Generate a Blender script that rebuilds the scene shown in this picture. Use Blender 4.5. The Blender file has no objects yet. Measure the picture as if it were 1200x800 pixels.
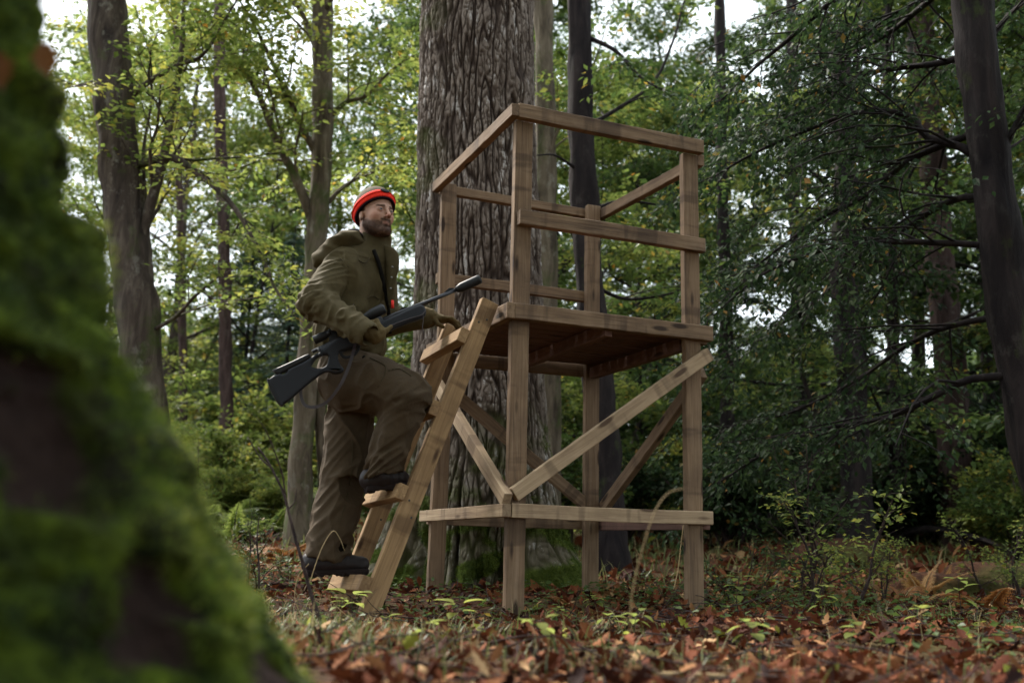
import bpy, math, random
import numpy as np
from mathutils import Matrix, Vector
S = bpy.context.scene
R = math.radians
rng = np.random.default_rng(7)
PI = math.pi

# ------------------------------------------------------------------ camera, sky, sun, exposure
FPX, PITCH, ROLL, CAMH = 1217.6, 0.19928, 0.022056, 0.265     # focal length in pixels of a 1200 px wide picture
cam = bpy.data.cameras.new('camera'); cam_o = bpy.data.objects.new('camera', cam)
S.collection.objects.link(cam_o); S.camera = cam_o
cam.sensor_width = 36.0; cam.lens = 36.0*FPX/1200.0
cam.clip_start = 0.02; cam.clip_end = 2000
cam_o.matrix_world = Matrix.Translation((0, 0, CAMH)) @ Matrix.Rotation(R(90)+PITCH, 4, 'X') @ Matrix.Rotation(ROLL, 4, 'Z')
cam.dof.use_dof = True; cam.dof.focus_distance = 5.15; cam.dof.aperture_fstop = 2.2; cam.dof.aperture_blades = 9

SUN_EL, SUN_AZ = R(48), R(-42)          # azimuth clockwise from +Y: left, a little beyond the man
W = bpy.data.worlds.new('World'); S.world = W; W.use_nodes = True
wn, wl = W.node_tree.nodes, W.node_tree.links
wn.clear()
sky = wn.new('ShaderNodeTexSky'); sky.sky_type = 'NISHITA'; sky.sun_disc = False
sky.sun_elevation = SUN_EL; sky.sun_rotation = SUN_AZ; sky.air_density = 1.0; sky.dust_density = 2.5; sky.ozone_density = 1.2
bg = wn.new('ShaderNodeBackground'); bg.inputs['Strength'].default_value = 0.13
mixs = wn.new('ShaderNodeMix'); mixs.data_type = 'RGBA'; mixs.inputs['Factor'].default_value = 0.72   # thin even overcast
mixs.inputs['B'].default_value = (9.6, 10.4, 10.6, 1)
wo = wn.new('ShaderNodeOutputWorld')
wl.new(sky.outputs[0], mixs.inputs['A']); wl.new(mixs.outputs['Result'], bg.inputs[0]); wl.new(bg.outputs[0], wo.inputs[0])
sl = bpy.data.lights.new('sun', 'SUN'); sl.energy = 4.4; sl.angle = R(12); sl.color = (1.0, 0.93, 0.84)
so = bpy.data.objects.new('sun', sl); S.collection.objects.link(so)
_d = Vector((math.sin(SUN_AZ)*math.cos(SUN_EL), math.cos(SUN_AZ)*math.cos(SUN_EL), math.sin(SUN_EL)))
so.rotation_euler = _d.to_track_quat('Z', 'Y').to_euler()
S.view_settings.view_transform = 'Standard'; S.view_settings.look = 'None'
S.view_settings.exposure = 1.05; S.view_settings.gamma = 1.0
S.cycles.max_bounces = 5; S.cycles.diffuse_bounces = 3; S.cycles.glossy_bounces = 2
S.cycles.transmission_bounces = 3; S.cycles.transparent_max_bounces = 4
S.cycles.use_denoising = True; S.cycles.caustics_reflective = False; S.cycles.caustics_refractive = False

# ------------------------------------------------------------------ numbers: noise, views into the place
_cr, _sr = math.cos(ROLL), math.sin(ROLL); _cp, _sp = math.cos(PITCH), math.sin(PITCH)
def at(px, py, y):
    """the point of the place seen at that spot of the photograph, at distance y in front of the camera"""
    dx, dy = px-600.0, py-400.0
    sx = _cr*dx+_sr*dy; sy = -_sr*dx+_cr*dy
    X, Y, Z = sx/FPX, _cp+sy/FPX*_sp, _sp-sy/FPX*_cp
    t = y/Y
    return np.array([X*t, y, CAMH+Z*t])

_gr = np.random.default_rng(11)
_perm = _gr.permutation(256); _perm = np.concatenate([_perm]*4)
_grad = _gr.normal(size=(256, 3)); _grad /= np.linalg.norm(_grad, axis=1)[:, None]
def pnoise(p, scale=1.0):
    p = np.asarray(p, float)*scale
    i = np.floor(p).astype(int); f = p-i; i &= 255
    u = f*f*f*(f*(f*6-15)+10)
    out = 0
    for dx in (0, 1):
        for dy in (0, 1):
            for dz in (0, 1):
                h = _perm[_perm[_perm[(i[..., 0]+dx) & 255]+((i[..., 1]+dy) & 255)]+((i[..., 2]+dz) & 255)]
                g = _grad[h]
                w = (u[..., 0] if dx else 1-u[..., 0])*(u[..., 1] if dy else 1-u[..., 1])*(u[..., 2] if dz else 1-u[..., 2])
                out = out + w*(g[..., 0]*(f[..., 0]-dx)+g[..., 1]*(f[..., 1]-dy)+g[..., 2]*(f[..., 2]-dz))
    return out*1.6
def fbm(p, scale=1.0, oct=3):
    s = 0; a = 1.0
    for k in range(oct):
        s = s+a*pnoise(np.asarray(p)+k*17.3, scale*2**k); a *= .5
    return s

# ------------------------------------------------------------------ meshes and objects
def fmesh(name, V, F, mat=None, smooth=True, attrs=None):
    """V (n,3); F (m,3|4) array, or a list of such arrays"""
    V = np.ascontiguousarray(V, dtype=np.float32)
    Fs = F if isinstance(F, list) else [F]
    Fs = [np.asarray(f, dtype=np.int32) for f in Fs if len(f)]
    me = bpy.data.meshes.new(name)
    me.vertices.add(len(V)); me.vertices.foreach_set('co', V.ravel())
    idx = np.concatenate([f.ravel() for f in Fs])
    tot = np.concatenate([np.full(len(f), f.shape[1], np.int32) for f in Fs])
    st = np.concatenate([[0], np.cumsum(tot)[:-1]]).astype(np.int32)
    me.loops.add(len(idx)); me.loops.foreach_set('vertex_index', idx)
    me.polygons.add(len(tot)); me.polygons.foreach_set('loop_start', st)
    try: me.polygons.foreach_set('loop_total', tot)
    except Exception: pass
    me.polygons.foreach_set('use_smooth', np.full(len(tot), bool(smooth)))
    if mat is not None: me.materials.append(mat)
    for k, v in (attrs or {}).items():
        v = np.asarray(v, dtype=np.float32)
        if v.ndim == 1:
            a = me.attributes.new(k, 'FLOAT', 'POINT'); a.data.foreach_set('value', v)
        else:
            a = me.attributes.new(k, 'FLOAT_COLOR', 'POINT')
            if v.shape[1] == 3: v = np.concatenate([v, np.ones((len(v), 1), np.float32)], 1)
            a.data.foreach_set('color', np.ascontiguousarray(v).ravel())
    me.update(calc_edges=True); me.validate(verbose=False)
    return me
def link(name, data, parent=None, loc=(0, 0, 0)):
    o = bpy.data.objects.new(name, data); S.collection.objects.link(o)
    if parent is not None: o.parent = parent
    o.location = loc
    return o
def tag(o, label=None, cat=None, group=None, kind=None):
    if label: o['label'] = label
    if cat: o['category'] = cat
    if group: o['group'] = group
    if kind: o['kind'] = kind
    return o
def thing(name, label, cat, loc=(0, 0, 0), rz=0.0, group=None):
    o = bpy.data.objects.new(name, None); o.empty_display_size = .1; S.collection.objects.link(o)
    o.location = [float(v) for v in loc]; o.rotation_euler = (0, 0, rz)
    return tag(o, label, cat, group)
def copy_tree(o, parent=None):
    c = o.copy(); S.collection.objects.link(c)
    if parent is not None: c.parent = parent
    for ch in list(o.children): copy_tree(ch, c)
    return c

def unit(v): v = np.asarray(v, float); return v/(np.linalg.norm(v, axis=-1, keepdims=True)+1e-12)
def smooth_path(pts, n):
    """Catmull-Rom through pts, n samples"""
    P = np.asarray(pts, float); P = np.vstack([2*P[0]-P[1], P, 2*P[-1]-P[-2]])
    t = np.linspace(0, len(P)-3-1e-6, n); k = t.astype(int); f = (t-k)[:, None]
    a, b, c, d = P[k], P[k+1], P[k+2], P[k+3]
    return .5*((2*b)+(c-a)*f+(2*a-5*b+4*c-d)*f**2+(3*b-a-3*c+d)*f**3)
def tube(P, r, sides=6, cap=True):
    """points (n,3), radii (n) -> verts, quads"""
    P = np.asarray(P, float); n = len(P); r = np.broadcast_to(np.asarray(r, float), (n,))
    T = unit(np.gradient(P, axis=0))
    up = np.array([0, 0, 1.]) if abs(T[0][2]) < .8 else np.array([1., 0, 0])
    N = np.empty_like(T); v = unit(np.cross(T[0], up))
    for i in range(n):
        v = unit(v-T[i]*(v@T[i])); N[i] = v
    B = np.cross(T, N)
    a = np.linspace(0, 2*PI, sides, endpoint=False)
    V = P[:, None]+r[:, None, None]*(np.cos(a)[None, :, None]*N[:, None]+np.sin(a)[None, :, None]*B[:, None])
    V = V.reshape(-1, 3)
    i = np.arange(n-1)[:, None]*sides; j = np.arange(sides)[None]; k = (j+1) % sides
    F = np.stack([i+j, i+k, i+sides+k, i+sides+j], -1).reshape(-1, 4)
    if cap:
        V = np.vstack([V, P[0], P[-1]]); m = n*sides; j = j[0]; k = k[0]
        F = np.vstack([F, np.stack([np.full(sides, m), k, j, j], -1)[:, :4], np.stack([np.full(sides, m+1), (n-1)*sides+j, (n-1)*sides+k, (n-1)*sides+k], -1)])
        F = [F[:-2*sides], F[-2*sides:][:, :3]]
    else: F = [F]
    return V, F
class MB:
    def __init__(s): s.V = []; s.F4 = []; s.F3 = []; s.A = []; s.n = 0
    def add(s, V, F, a=0.0):
        for f in (F if isinstance(F, list) else [F]):
            f = np.asarray(f)
            if len(f): (s.F4 if f.shape[1] == 4 else s.F3).append(f+s.n)
        s.V.append(V); s.A.append(np.broadcast_to(np.asarray(a, float), (len(V),))); s.n += len(V)
        return s
    def mesh(s, name, mat, smooth=True, attr='tint'):
        F = [np.concatenate(x) for x in (s.F4, s.F3) if x]
        return fmesh(name, np.concatenate(s.V), F, mat, smooth, {attr: np.concatenate(s.A)})

# ------------------------------------------------------------------ materials
def mat_new(name):
    m = bpy.data.materials.new(name); m.use_nodes = True; nt = m.node_tree
    return m, nt, nt.nodes, nt.links, nt.nodes['Principled BSDF']
def node(N, t, **k):
    n = N.new(t)
    for a, b in k.items():
        if hasattr(n, a): setattr(n, a, b)
    return n
def ramp(N, stops, interp='LINEAR'):
    r = N.new('ShaderNodeValToRGB'); e = r.color_ramp.elements; r.color_ramp.interpolation = interp
    while len(e) < len(stops): e.new(.5)
    for q, (p, c) in zip(e, stops):
        q.position = p; q.color = (*c, 1) if len(c) == 3 else c
    return r
def coords(N, L, kind='Object', scale=(1, 1, 1), rand=False):
    tc = N.new('ShaderNodeTexCoord'); mp = N.new('ShaderNodeMapping'); mp.inputs['Scale'].default_value = scale
    L.new(tc.outputs[kind], mp.inputs[0])
    if rand:
        oi = N.new('ShaderNodeObjectInfo'); ml = N.new('ShaderNodeVectorMath'); ml.operation = 'SCALE'
        ml.inputs[0].default_value = (37.1, 71.7, 53.3); L.new(oi.outputs['Random'], ml.inputs['Scale'])
        L.new(ml.outputs[0], mp.inputs['Location'])
    return mp
def noise_n(N, L, vec, scale, detail=4, rough=.55, dist=0):
    n = N.new('ShaderNodeTexNoise'); n.inputs['Scale'].default_value = scale; n.inputs['Detail'].default_value = detail
    n.inputs['Roughness'].default_value = rough; n.inputs['Distortion'].default_value = dist
    L.new(vec.outputs[0], n.inputs['Vector']); return n
def mixc(N, L, fac, a, b, mode='MIX'):
    m = N.new('ShaderNodeMix'); m.data_type = 'RGBA'; m.blend_type = mode; m.clamp_factor = True
    for s, v in (('Factor', fac), ('A', a), ('B', b)):
        if isinstance(v, (int, float)): m.inputs[s].default_value = v
        elif isinstance(v, tuple): m.inputs[s].default_value = (*v, 1)
        else: L.new(v, m.inputs[s])
    return m.outputs['Result']
def maprange(N, L, v, a, b, c=0., d=1.):
    m = N.new('ShaderNodeMapRange'); L.new(v, m.inputs[0])
    for k, x in zip((1, 2, 3, 4), (a, b, c, d)): m.inputs[k].default_value = x
    return m.outputs[0]
def bump(N, L, h, strength, dist, bs):
    b = N.new('ShaderNodeBump'); b.inputs['Strength'].default_value = strength; b.inputs['Distance'].default_value = dist
    L.new(h, b.inputs['Height']); L.new(b.outputs[0], bs.inputs['Normal']); return b

def lumber(name, base, dark, light, stain=.6):
    m, nt, N, L, bs = mat_new(name)
    v = coords(N, L, 'Object', (1, 1, 1), rand=True)
    g = N.new('ShaderNodeMapping'); g.inputs['Scale'].default_value = (1.6, 34, 34); L.new(v.outputs[0], g.inputs[0])
    n1 = noise_n(N, L, g, 1.0, 6, .6, 1.2)
    g2 = N.new('ShaderNodeMapping'); g2.inputs['Scale'].default_value = (5, 160, 160); L.new(v.outputs[0], g2.inputs[0])
    n2 = noise_n(N, L, g2, 1.0, 3, .6, .3)
    r1 = ramp(N, [(.28, dark), (.5, base), (.74, light)]); L.new(n1.outputs[0], r1.inputs[0])
    c = mixc(N, L, .35, r1.outputs[0], mixc(N, L, n2.outputs[0], dark, light))
    # weather patches
    n3 = noise_n(N, L, v, 3.5, 5, .6)
    c = mixc(N, L, maprange(N, L, n3.outputs[0], .42, .72, 0, .55), c, (dark[0]*.8, dark[1]*.8, dark[2]*.85))
    # dark bars across the plank where it lay in the stack
    g4 = N.new('ShaderNodeMapping'); g4.inputs['Scale'].default_value = (7.5, 1.2, 1.2); L.new(v.outputs[0], g4.inputs[0])
    n4 = noise_n(N, L, g4, 1.0, 3, .6)
    c = mixc(N, L, maprange(N, L, n4.outputs[0], .56, .64, 0, stain), c, (dark[0]*.55, dark[1]*.55, dark[2]*.6))
    # knots
    g5 = N.new('ShaderNodeMapping'); g5.inputs['Scale'].default_value = (3.4, 13, 13); L.new(v.outputs[0], g5.inputs[0])
    vo = N.new('ShaderNodeTexVoronoi'); vo.inputs['Scale'].default_value = 1.0; vo.inputs['Randomness'].default_value = 1
    L.new(g5.outputs[0], vo.inputs['Vector'])
    c = mixc(N, L, maprange(N, L, vo.outputs['Distance'], .13, .22, .9, 0), c, (dark[0]*.38, dark[1]*.33, dark[2]*.33))
    # mixed wood colour, matt finish
    L.new(c, bs.inputs['Base Color']); bs.inputs['Roughness'].default_value = .78
    bs.inputs['Specular IOR Level'].default_value = .25
    ad = N.new('ShaderNodeMath'); ad.operation = 'ADD'; L.new(n1.outputs[0], ad.inputs[0]); L.new(n2.outputs[0], ad.inputs[1])
    bump(N, L, ad.outputs[0], .5, .004, bs)
    return m
M_old = lumber('weathered_lumber', (.210, .133, .074), (.060, .036, .024), (.33, .225, .145), .5)
M_new = lumber('pale_lumber', (.38, .27, .165), (.18, .115, .068), (.54, .40, .26), .5)
M_lad = lumber('yellow_lumber', (.31, .19, .092), (.12, .064, .030), (.48, .32, .165), .55)
M_dark = lumber('shaded_lumber', (.150, .080, .060), (.085, .045, .036), (.20, .11, .08), .3)  # darker, redder copy of the lumber, its shade put into the colour

def leafmat(name, stops, trans=.45, rough=.5, attr='tint', spec=.3):
    m, nt, N, L, bs = mat_new(name)
    a = N.new('ShaderNodeAttribute'); a.attribute_name = attr
    r = ramp(N, stops); L.new(a.outputs['Fac'], r.inputs[0])
    oi = N.new('ShaderNodeObjectInfo'); hs = N.new('ShaderNodeHueSaturation')
    L.new(maprange(N, L, oi.outputs['Random'], 0, 1, .85, 1.15), hs.inputs['Value']); L.new(r.outputs[0], hs.inputs['Color'])
    L.new(hs.outputs[0], bs.inputs['Base Color']); bs.inputs['Roughness'].default_value = rough
    bs.inputs['Specular IOR Level'].default_value = spec
    t = N.new('ShaderNodeBsdfTranslucent'); g = N.new('ShaderNodeGamma'); g.inputs[1].default_value = .88
    L.new(hs.outputs[0], g.inputs[0]); L.new(g.outputs[0], t.inputs[0])
    mx = N.new('ShaderNodeMixShader'); mx.inputs[0].default_value = trans
    L.new(bs.outputs[0], mx.inputs[1]); L.new(t.outputs[0], mx.inputs[2])
    L.new(mx.outputs[0], N['Material Output'].inputs[0])
    return m
M_leaf_warm = leafmat('leaf_yellow_green', [(0, (.05, .085, .012)), (.4, (.115, .165, .030)), (.8, (.235, .270, .058)), (.95, (.33, .30, .04)), (1, (.35, .14, .02))], .62)
M_leaf_mid = leafmat('leaf_mid_green', [(0, (.022, .045, .012)), (.5, (.055, .095, .02)), (.88, (.11, .15, .03)), (1, (.32, .20, .03))], .42)
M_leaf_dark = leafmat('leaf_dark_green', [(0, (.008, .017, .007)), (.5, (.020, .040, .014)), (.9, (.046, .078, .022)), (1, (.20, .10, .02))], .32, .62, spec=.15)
M_spruce = leafmat('spruce_needles', [(0, (.020, .045, .030)), (1, (.07, .12, .075))], .15)
M_litter = leafmat('fallen_leaf', [(0, (.020, .007, .005)), (.3, (.085, .022, .009)), (.55, (.165, .048, .018)), (.75, (.24, .100, .042)), (.9, (.36, .19, .085)), (.965, (.42, .30, .16)), (1, (.26, .27, .04))], .05, .75, spec=.10)
M_grass = leafmat('grass_blade', [(0, (.030, .050, .014)), (.5, (.085, .11, .028)), (.75, (.19, .17, .065)), (1, (.40, .31, .17))], .3)
M_fern_dry = leafmat('dry_bracken', [(0, (.16, .055, .015)), (.6, (.34, .15, .04)), (1, (.52, .34, .12))], .3)

def bark(name, c0, c1, c2, vs=(9, 9, 1.6), lich=.5, moss=0., lichen=(.30, .29, .25)):
    m, nt, N, L, bs = mat_new(name)
    v = coords(N, L, 'Object', vs, rand=True)
    n = noise_n(N, L, v, 1.0, 6, .65, .6)
    r = ramp(N, [(.32, c0), (.5, c1), (.70, c2)]); L.new(n.outputs[0], r.inputs[0])
    v2 = coords(N, L, 'Object', (1, 1, .7), rand=True)
    n2 = noise_n(N, L, v2, 9, 6, .7)
    n2b = noise_n(N, L, v2, 1.7, 3, .6)
    mu = N.new('ShaderNodeMath'); mu.operation = 'MULTIPLY'
    L.new(maprange(N, L, n2.outputs[0], .55, .66), mu.inputs[0]); L.new(maprange(N, L, n2b.outputs[0], .4, .6), mu.inputs[1])
    ml = N.new('ShaderNodeMath'); ml.operation = 'MULTIPLY'; ml.inputs[1].default_value = lich; L.new(mu.outputs[0], ml.inputs[0])
    c = mixc(N, L, ml.outputs[0], r.outputs[0], lichen)
    if moss:
        n3 = noise_n(N, L, v2, 3.1, 5, .65)
        c = mixc(N, L, maprange(N, L, n3.outputs[0], .62-.3*moss, .78-.3*moss, 0, .85), c, (.05, .075, .014))
    L.new(c, bs.inputs['Base Color']); bs.inputs['Roughness'].default_value = .9; bs.inputs['Specular IOR Level'].default_value = .2
    bump(N, L, n.outputs[0], .9, .03, bs)
    return m
M_bark = bark('bark_grey_brown', (.022, .016, .014), (.060, .045, .036), (.125, .10, .08), (9, 9, 1.6), .5, .25)
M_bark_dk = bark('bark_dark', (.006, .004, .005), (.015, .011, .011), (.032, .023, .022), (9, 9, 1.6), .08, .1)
M_bark_lt = bark('bark_pale', (.035, .026, .018), (.10, .078, .054), (.19, .155, .11), (9, 9, 1.8), .6, .35)
M_bark_red = bark('bark_reddish', (.018, .010, .009), (.046, .028, .025), (.08, .050, .043), (12, 12, 2), .2, .1)
M_twig = bark('twig_bark', (.022, .014, .014), (.05, .033, .030), (.09, .065, .055), (40, 40, 10), .1)

def plain(name, col, rough=.5, spec=.4, metal=0., nscale=None, namp=.3, bumps=0., sheen=0.):
    m, nt, N, L, bs = mat_new(name)
    bs.inputs['Base Color'].default_value = (*col, 1); bs.inputs['Roughness'].default_value = rough
    bs.inputs['Specular IOR Level'].default_value = spec; bs.inputs['Metallic'].default_value = metal
    if sheen: bs.inputs['Sheen Weight'].default_value = sheen
    if nscale:
        v = coords(N, L); n = noise_n(N, L, v, nscale, 5, .6)
        c = mixc(N, L, n.outputs[0], tuple(x*(1-namp) for x in col), tuple(min(1, x*(1+namp)) for x in col))
        L.new(c, bs.inputs['Base Color'])
        if bumps: bump(N, L, n.outputs[0], bumps, .004, bs)
    return m
M_nail = plain('nail_steel', (.06, .055, .05), .5, .4, .6)
# ------------------------------------------------------------------ ground
def ground_z(x, y):
    x = np.asarray(x, float); y = np.asarray(y, float)
    q = (y-8.5)*.9; rise = .095*np.log1p(np.exp(np.clip(q, -30, 30)))/.9
    rise = np.where(q > 30, .095*(y-8.5), rise); rise = np.minimum(rise, 8.0)
    p = np.stack([x, y, np.zeros_like(x)], -1)
    d = np.hypot(x+.55, y-4.5)
    far = np.clip((y-6)/8, 0, 1)
    return rise+.035*fbm(p, .9, 3)*np.clip(np.hypot(x, y)/3, .3, 1)+.22*far*fbm(p+9, .16, 2)-.085*np.exp(-(d/.85)**2)-.02*np.exp(-((x-.97)**2+(y-5.5)**2)/.2)
gx = np.concatenate([-np.geomspace(400, 6, 34), np.linspace(-5.9, 5.9, 200), np.geomspace(6, 400, 34)])
gy = np.concatenate([-np.geomspace(400, 3, 20), np.linspace(-2.9, 12, 240), np.geomspace(12.1, 500, 60)])
GX, GY = np.meshgrid(gx, gy, indexing='ij')
GZ = ground_z(GX, GY)
ny = len(gy); i, j = np.meshgrid(np.arange(len(gx)-1), np.arange(ny-1), indexing='ij'); b = (i*ny+j).ravel()
mg, nt, N, L, bs = mat_new('forest_soil')
v = coords(N, L, 'Object'); n1 = noise_n(N, L, v, 22, 6, .7); n2 = noise_n(N, L, v, .9, 4, .6); n3 = noise_n(N, L, v, .23, 3, .6)
r = ramp(N, [(.3, (.022, .012, .009)), (.5, (.065, .030, .018)), (.7, (.14, .066, .034))]); L.new(n1.outputs[0], r.inputs[0])
c = mixc(N, L, maprange(N, L, n2.outputs[0], .48, .62, 0, .55), r.outputs[0], (.05, .058, .018))
c = mixc(N, L, maprange(N, L, n3.outputs[0], .5, .66, 0, .7), c, (.10, .13, .03))
L.new(c, bs.inputs['Base Color']); bs.inputs['Roughness'].default_value = .95; bs.inputs['Specular IOR Level'].default_value = .1
bump(N, L, n1.outputs[0], 1, .03, bs)
ground = link('ground', fmesh('ground', np.stack([GX, GY, GZ], -1).reshape(-1, 3), np.stack([b, b+ny, b+ny+1, b+1], -1), mg)); tag(ground, kind='structure')

# ------------------------------------------------------------------ planks
def plank_mesh(name, L_, w, t, mat, seed=0, bev=.003):
    """plank along X from 0 to L_, width along Y, thickness along Z; worn edges, slight warp"""
    rg = np.random.default_rng(seed)
    n = max(4, int(L_/.06)); xs = np.concatenate([[0, bev], np.linspace(bev, L_-bev, n)[1:-1], [L_-bev, L_]])
    prof = [(-w/2+bev, -t/2), (w/2-bev, -t/2), (w/2, -t/2+bev), (w/2, t/2-bev), (w/2-bev, t/2), (-w/2+bev, t/2), (-w/2, t/2-bev), (-w/2, -t/2+bev)]
    prof = np.array(prof); V = []
    bow = rg.normal(0, .0018*max(L_, .5), 2)
    for k, x in enumerate(xs):
        s = 1 if 0 < k < len(xs)-1 else 0
        pr = prof.copy()
        if not s: pr = pr-np.sign(pr)*bev*.7
        pr = pr+rg.normal(0, .0006, pr.shape)
        q = math.sin(PI*x/L_)
        V.append(np.column_stack([np.full(8, x), pr[:, 0]+bow[0]*q, pr[:, 1]+bow[1]*q]))
    V = np.vstack(V); m = len(xs)
    i = np.arange(m-1)[:, None]*8; j = np.arange(8)[None]; k = (j+1) % 8
    F = np.stack([i+k, i+j, i+8+j, i+8+k], -1).reshape(-1, 4)
    V = np.vstack([V, V[:8].mean(0), V[-8:].mean(0)]); c0 = m*8; j = np.arange(8); k = (j+1) % 8
    F3 = np.vstack([np.stack([np.full(8, c0), j, k], -1), np.stack([np.full(8, c0+1), (m-1)*8+k, (m-1)*8+j], -1)])
    F = F[:, ::-1]; F3 = F3[:, ::-1]
    return fmesh(name, V, [F, F3], mat, False)
_pk = [0]
nail_me = None
def nail_mesh():
    a = np.linspace(0, 2*PI, 8, endpoint=False); r = .0062
    V = [(r*math.cos(q), r*math.sin(q), 0) for q in a]+[(r*.8*math.cos(q), r*.8*math.sin(q), .0018) for q in a]+[(0, 0, .0022)]
    F4 = [(i, (i+1) % 8, 8+(i+1) % 8, 8+i) for i in range(8)]; F3 = [(8+i, 8+(i+1) % 8, 16) for i in range(8)]
    return fmesh('nail', np.array(V), [np.array(F4), np.array(F3)], M_nail)
nail_me = nail_mesh()
def plank(name, p0, p1, w, t, wdir, mat, parent, nails=(), face=1, label=None):
    """centre line p0..p1 in the parent's frame; width along wdir"""
    _pk[0] += 1
    p0 = Vector([float(v) for v in p0]); p1 = Vector([float(v) for v in p1]); X = (p1-p0); ln = X.length; X.normalize()
    Y = Vector(wdir); Y = (Y-X*Y.dot(X)).normalized(); Z = X.cross(Y)
    o = link(name, plank_mesh(name, ln, w, t, mat, _pk[0]), parent)
    o.matrix_local = Matrix.Translation(p0) @ Matrix((X, Y, Z)).transposed().to_4x4()
    for (nx, nw) in nails:
        k = link('nail', nail_me, o); xx = nx if nx >= 0 else ln+nx
        k.matrix_local = Matrix.Translation((xx, nw, face*(t/2+.0003))) @ (Matrix() if face > 0 else Matrix.Rotation(PI, 4, 'X'))
    if label: o['label'] = label
    return o

# ------------------------------------------------------------------ the raised wooden stand
TH = .40219; TO = (0.0335, 5.1047, 0.0); TW, TD = 1.01285, 1.15267
stand = thing('raised_hunting_stand', 'open wooden hunting platform on four posts with guard rails, standing against the big oak', 'hunting stand', TO, TH)
for (u, v_, top, lb) in ((0, 0, 2.462, None), (TW, 0, 2.462, None), (0, TD, 2.50, None), (TW, TD, 2.515, None)):
    plank('post', (u, v_, -.12), (u, v_, top), .095, .045, (1, 0, 0), M_old, stand)
nl = ((.035, .018), (.065, -.018), (-.05, .018), (-.08, -.015))
vo_ = -.0225-.0235
plank('guard_rail', (-.052, vo_, 2.500), (TW+.06, vo_, 2.500), .077, .045, (0, 0, 1), M_old, stand, nl, -1)
plank('guard_rail', (-.035, vo_, 1.928), (TW+.06, vo_, 1.928), .077, .045, (0, 0, 1), M_old, stand, nl, -1)
plank('deck_edge_board', (-.052, vo_, 1.438), (TW+.10, vo_, 1.438), .080, .045, (0, 0, 1), M_old, stand, nl, -1)
plank('lower_rail', (-.045, vo_, .458), (TW+.082, vo_, .458), .068, .045, (0, 0, 1), M_new, stand, nl, -1)
uo = -.0475-.0235
plank('guard_rail', (uo, -.066, 2.498), (uo, TD+.04, 2.478), .066, .045, (0, 0, 1), M_old, stand, nl, 1)
plank('deck_edge_board', (uo, -.066, 1.437), (uo, TD+.04, 1.437), .080, .045, (0, 0, 1), M_old, stand, nl, 1)
plank('lower_rail', (uo, -.066, .457), (uo, TD+.045, .457), .062, .045, (0, 0, 1), M_new, stand, nl, 1)
vb = TD+.0225+.0235
plank('guard_rail', (-.04, vb, 2.477), (TW+.04, vb, 2.470), .056, .045, (0, 0, 1), M_old, stand)
plank('guard_rail', (-.04, vb, 1.902), (TW+.04, vb, 1.902), .066, .045, (0, 0, 1), M_old, stand)
plank('deck_edge_board', (-.04, vb, 1.402), (TW+.04, vb, 1.414), .078, .045, (0, 0, 1), M_old, stand)
plank('lower_rail', (-.04, vb, .442), (TW+.04, vb, .442), .062, .045, (0, 0, 1), M_old, stand)
ub = TW+.0475+.0235
plank('guard_rail', (ub, -.02, 2.440), (ub, TD+.04, 2.470), .066, .045, (0, 0, 1), M_old, stand)
plank('deck_edge_board', (ub, -.02, 1.425), (ub, TD+.04, 1.425), .078, .045, (0, 0, 1), M_old, stand)
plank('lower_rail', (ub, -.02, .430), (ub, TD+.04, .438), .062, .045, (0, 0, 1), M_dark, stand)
# joists and deck boards
for u in (.50,):
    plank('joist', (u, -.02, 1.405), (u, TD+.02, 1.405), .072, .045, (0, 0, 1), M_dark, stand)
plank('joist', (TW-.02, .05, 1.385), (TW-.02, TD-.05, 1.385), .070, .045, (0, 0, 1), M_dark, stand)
nb = 11; bw = (TD+.02)/nb
for k in range(nb):
    vv = -.01+bw*(k+.5)
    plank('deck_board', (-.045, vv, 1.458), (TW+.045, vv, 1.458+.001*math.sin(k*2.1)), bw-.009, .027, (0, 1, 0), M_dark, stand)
# braces
vq = vo_-.0008
plank('brace', (-.032, vq, .532), (TW+.082, vq, 1.328), .072, .044, (0, 0, 1), M_new, stand, ((.04, .01), (.09, -.01), (-.05, .01), (-.1, -.01)), -1)
plank('brace', (uo+.0008, -.062, .505), (uo+.0008, TD-.06, 1.262), .072, .044, (0, 0, 1), M_new, stand, ((.05, .0), (.09, -.01)), 1)
plank('brace', (.02, vb-.047-.045+.045, 1.235), (TW-.01, vb-.047, .542), .070, .042, (0, 0, 1), M_old, stand)
plank('brace', (ub-.047+.047, .0, 1.235), (ub, TD-.02, .535), .072, .044, (0, 0, 1), M_old, stand)

# ------------------------------------------------------------------ ladder
ladder = thing('wooden_ladder', 'short homemade ladder of yellow planks leaning on the left edge of the platform', 'ladder', TO, TH)
def lad_u(z): return -.146-(1.488-z)*.3635
for v_ in (.05, .555):
    z0, z1 = -.10, (1.495 if v_ < .3 else 1.46)
    plank('stringer', (lad_u(z0), v_, z0), (lad_u(z1), v_, z1), .092, .045, (1, 0, .36), M_lad, ladder, ((-.10, .015), (-.13, -.02), (.55, 0.02), (.62, -.02)), 1 if False else -1)
for z, off in ((.078, 0), (.50, 0), (.905, 0), (1.275, 0)):
    n_ = np.array([-1, 0, .36])/math.hypot(1, .36); u0 = lad_u(z)+n_[0]*(.046+.0245); zz = z+n_[2]*(.07)
    plank('tread', (u0, .015, zz+.004), (u0, .60, zz-.012), .075, .047, (.34, 0, .94), M_lad, ladder, ((.04, .01), (-.05, .0)), 1)
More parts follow.
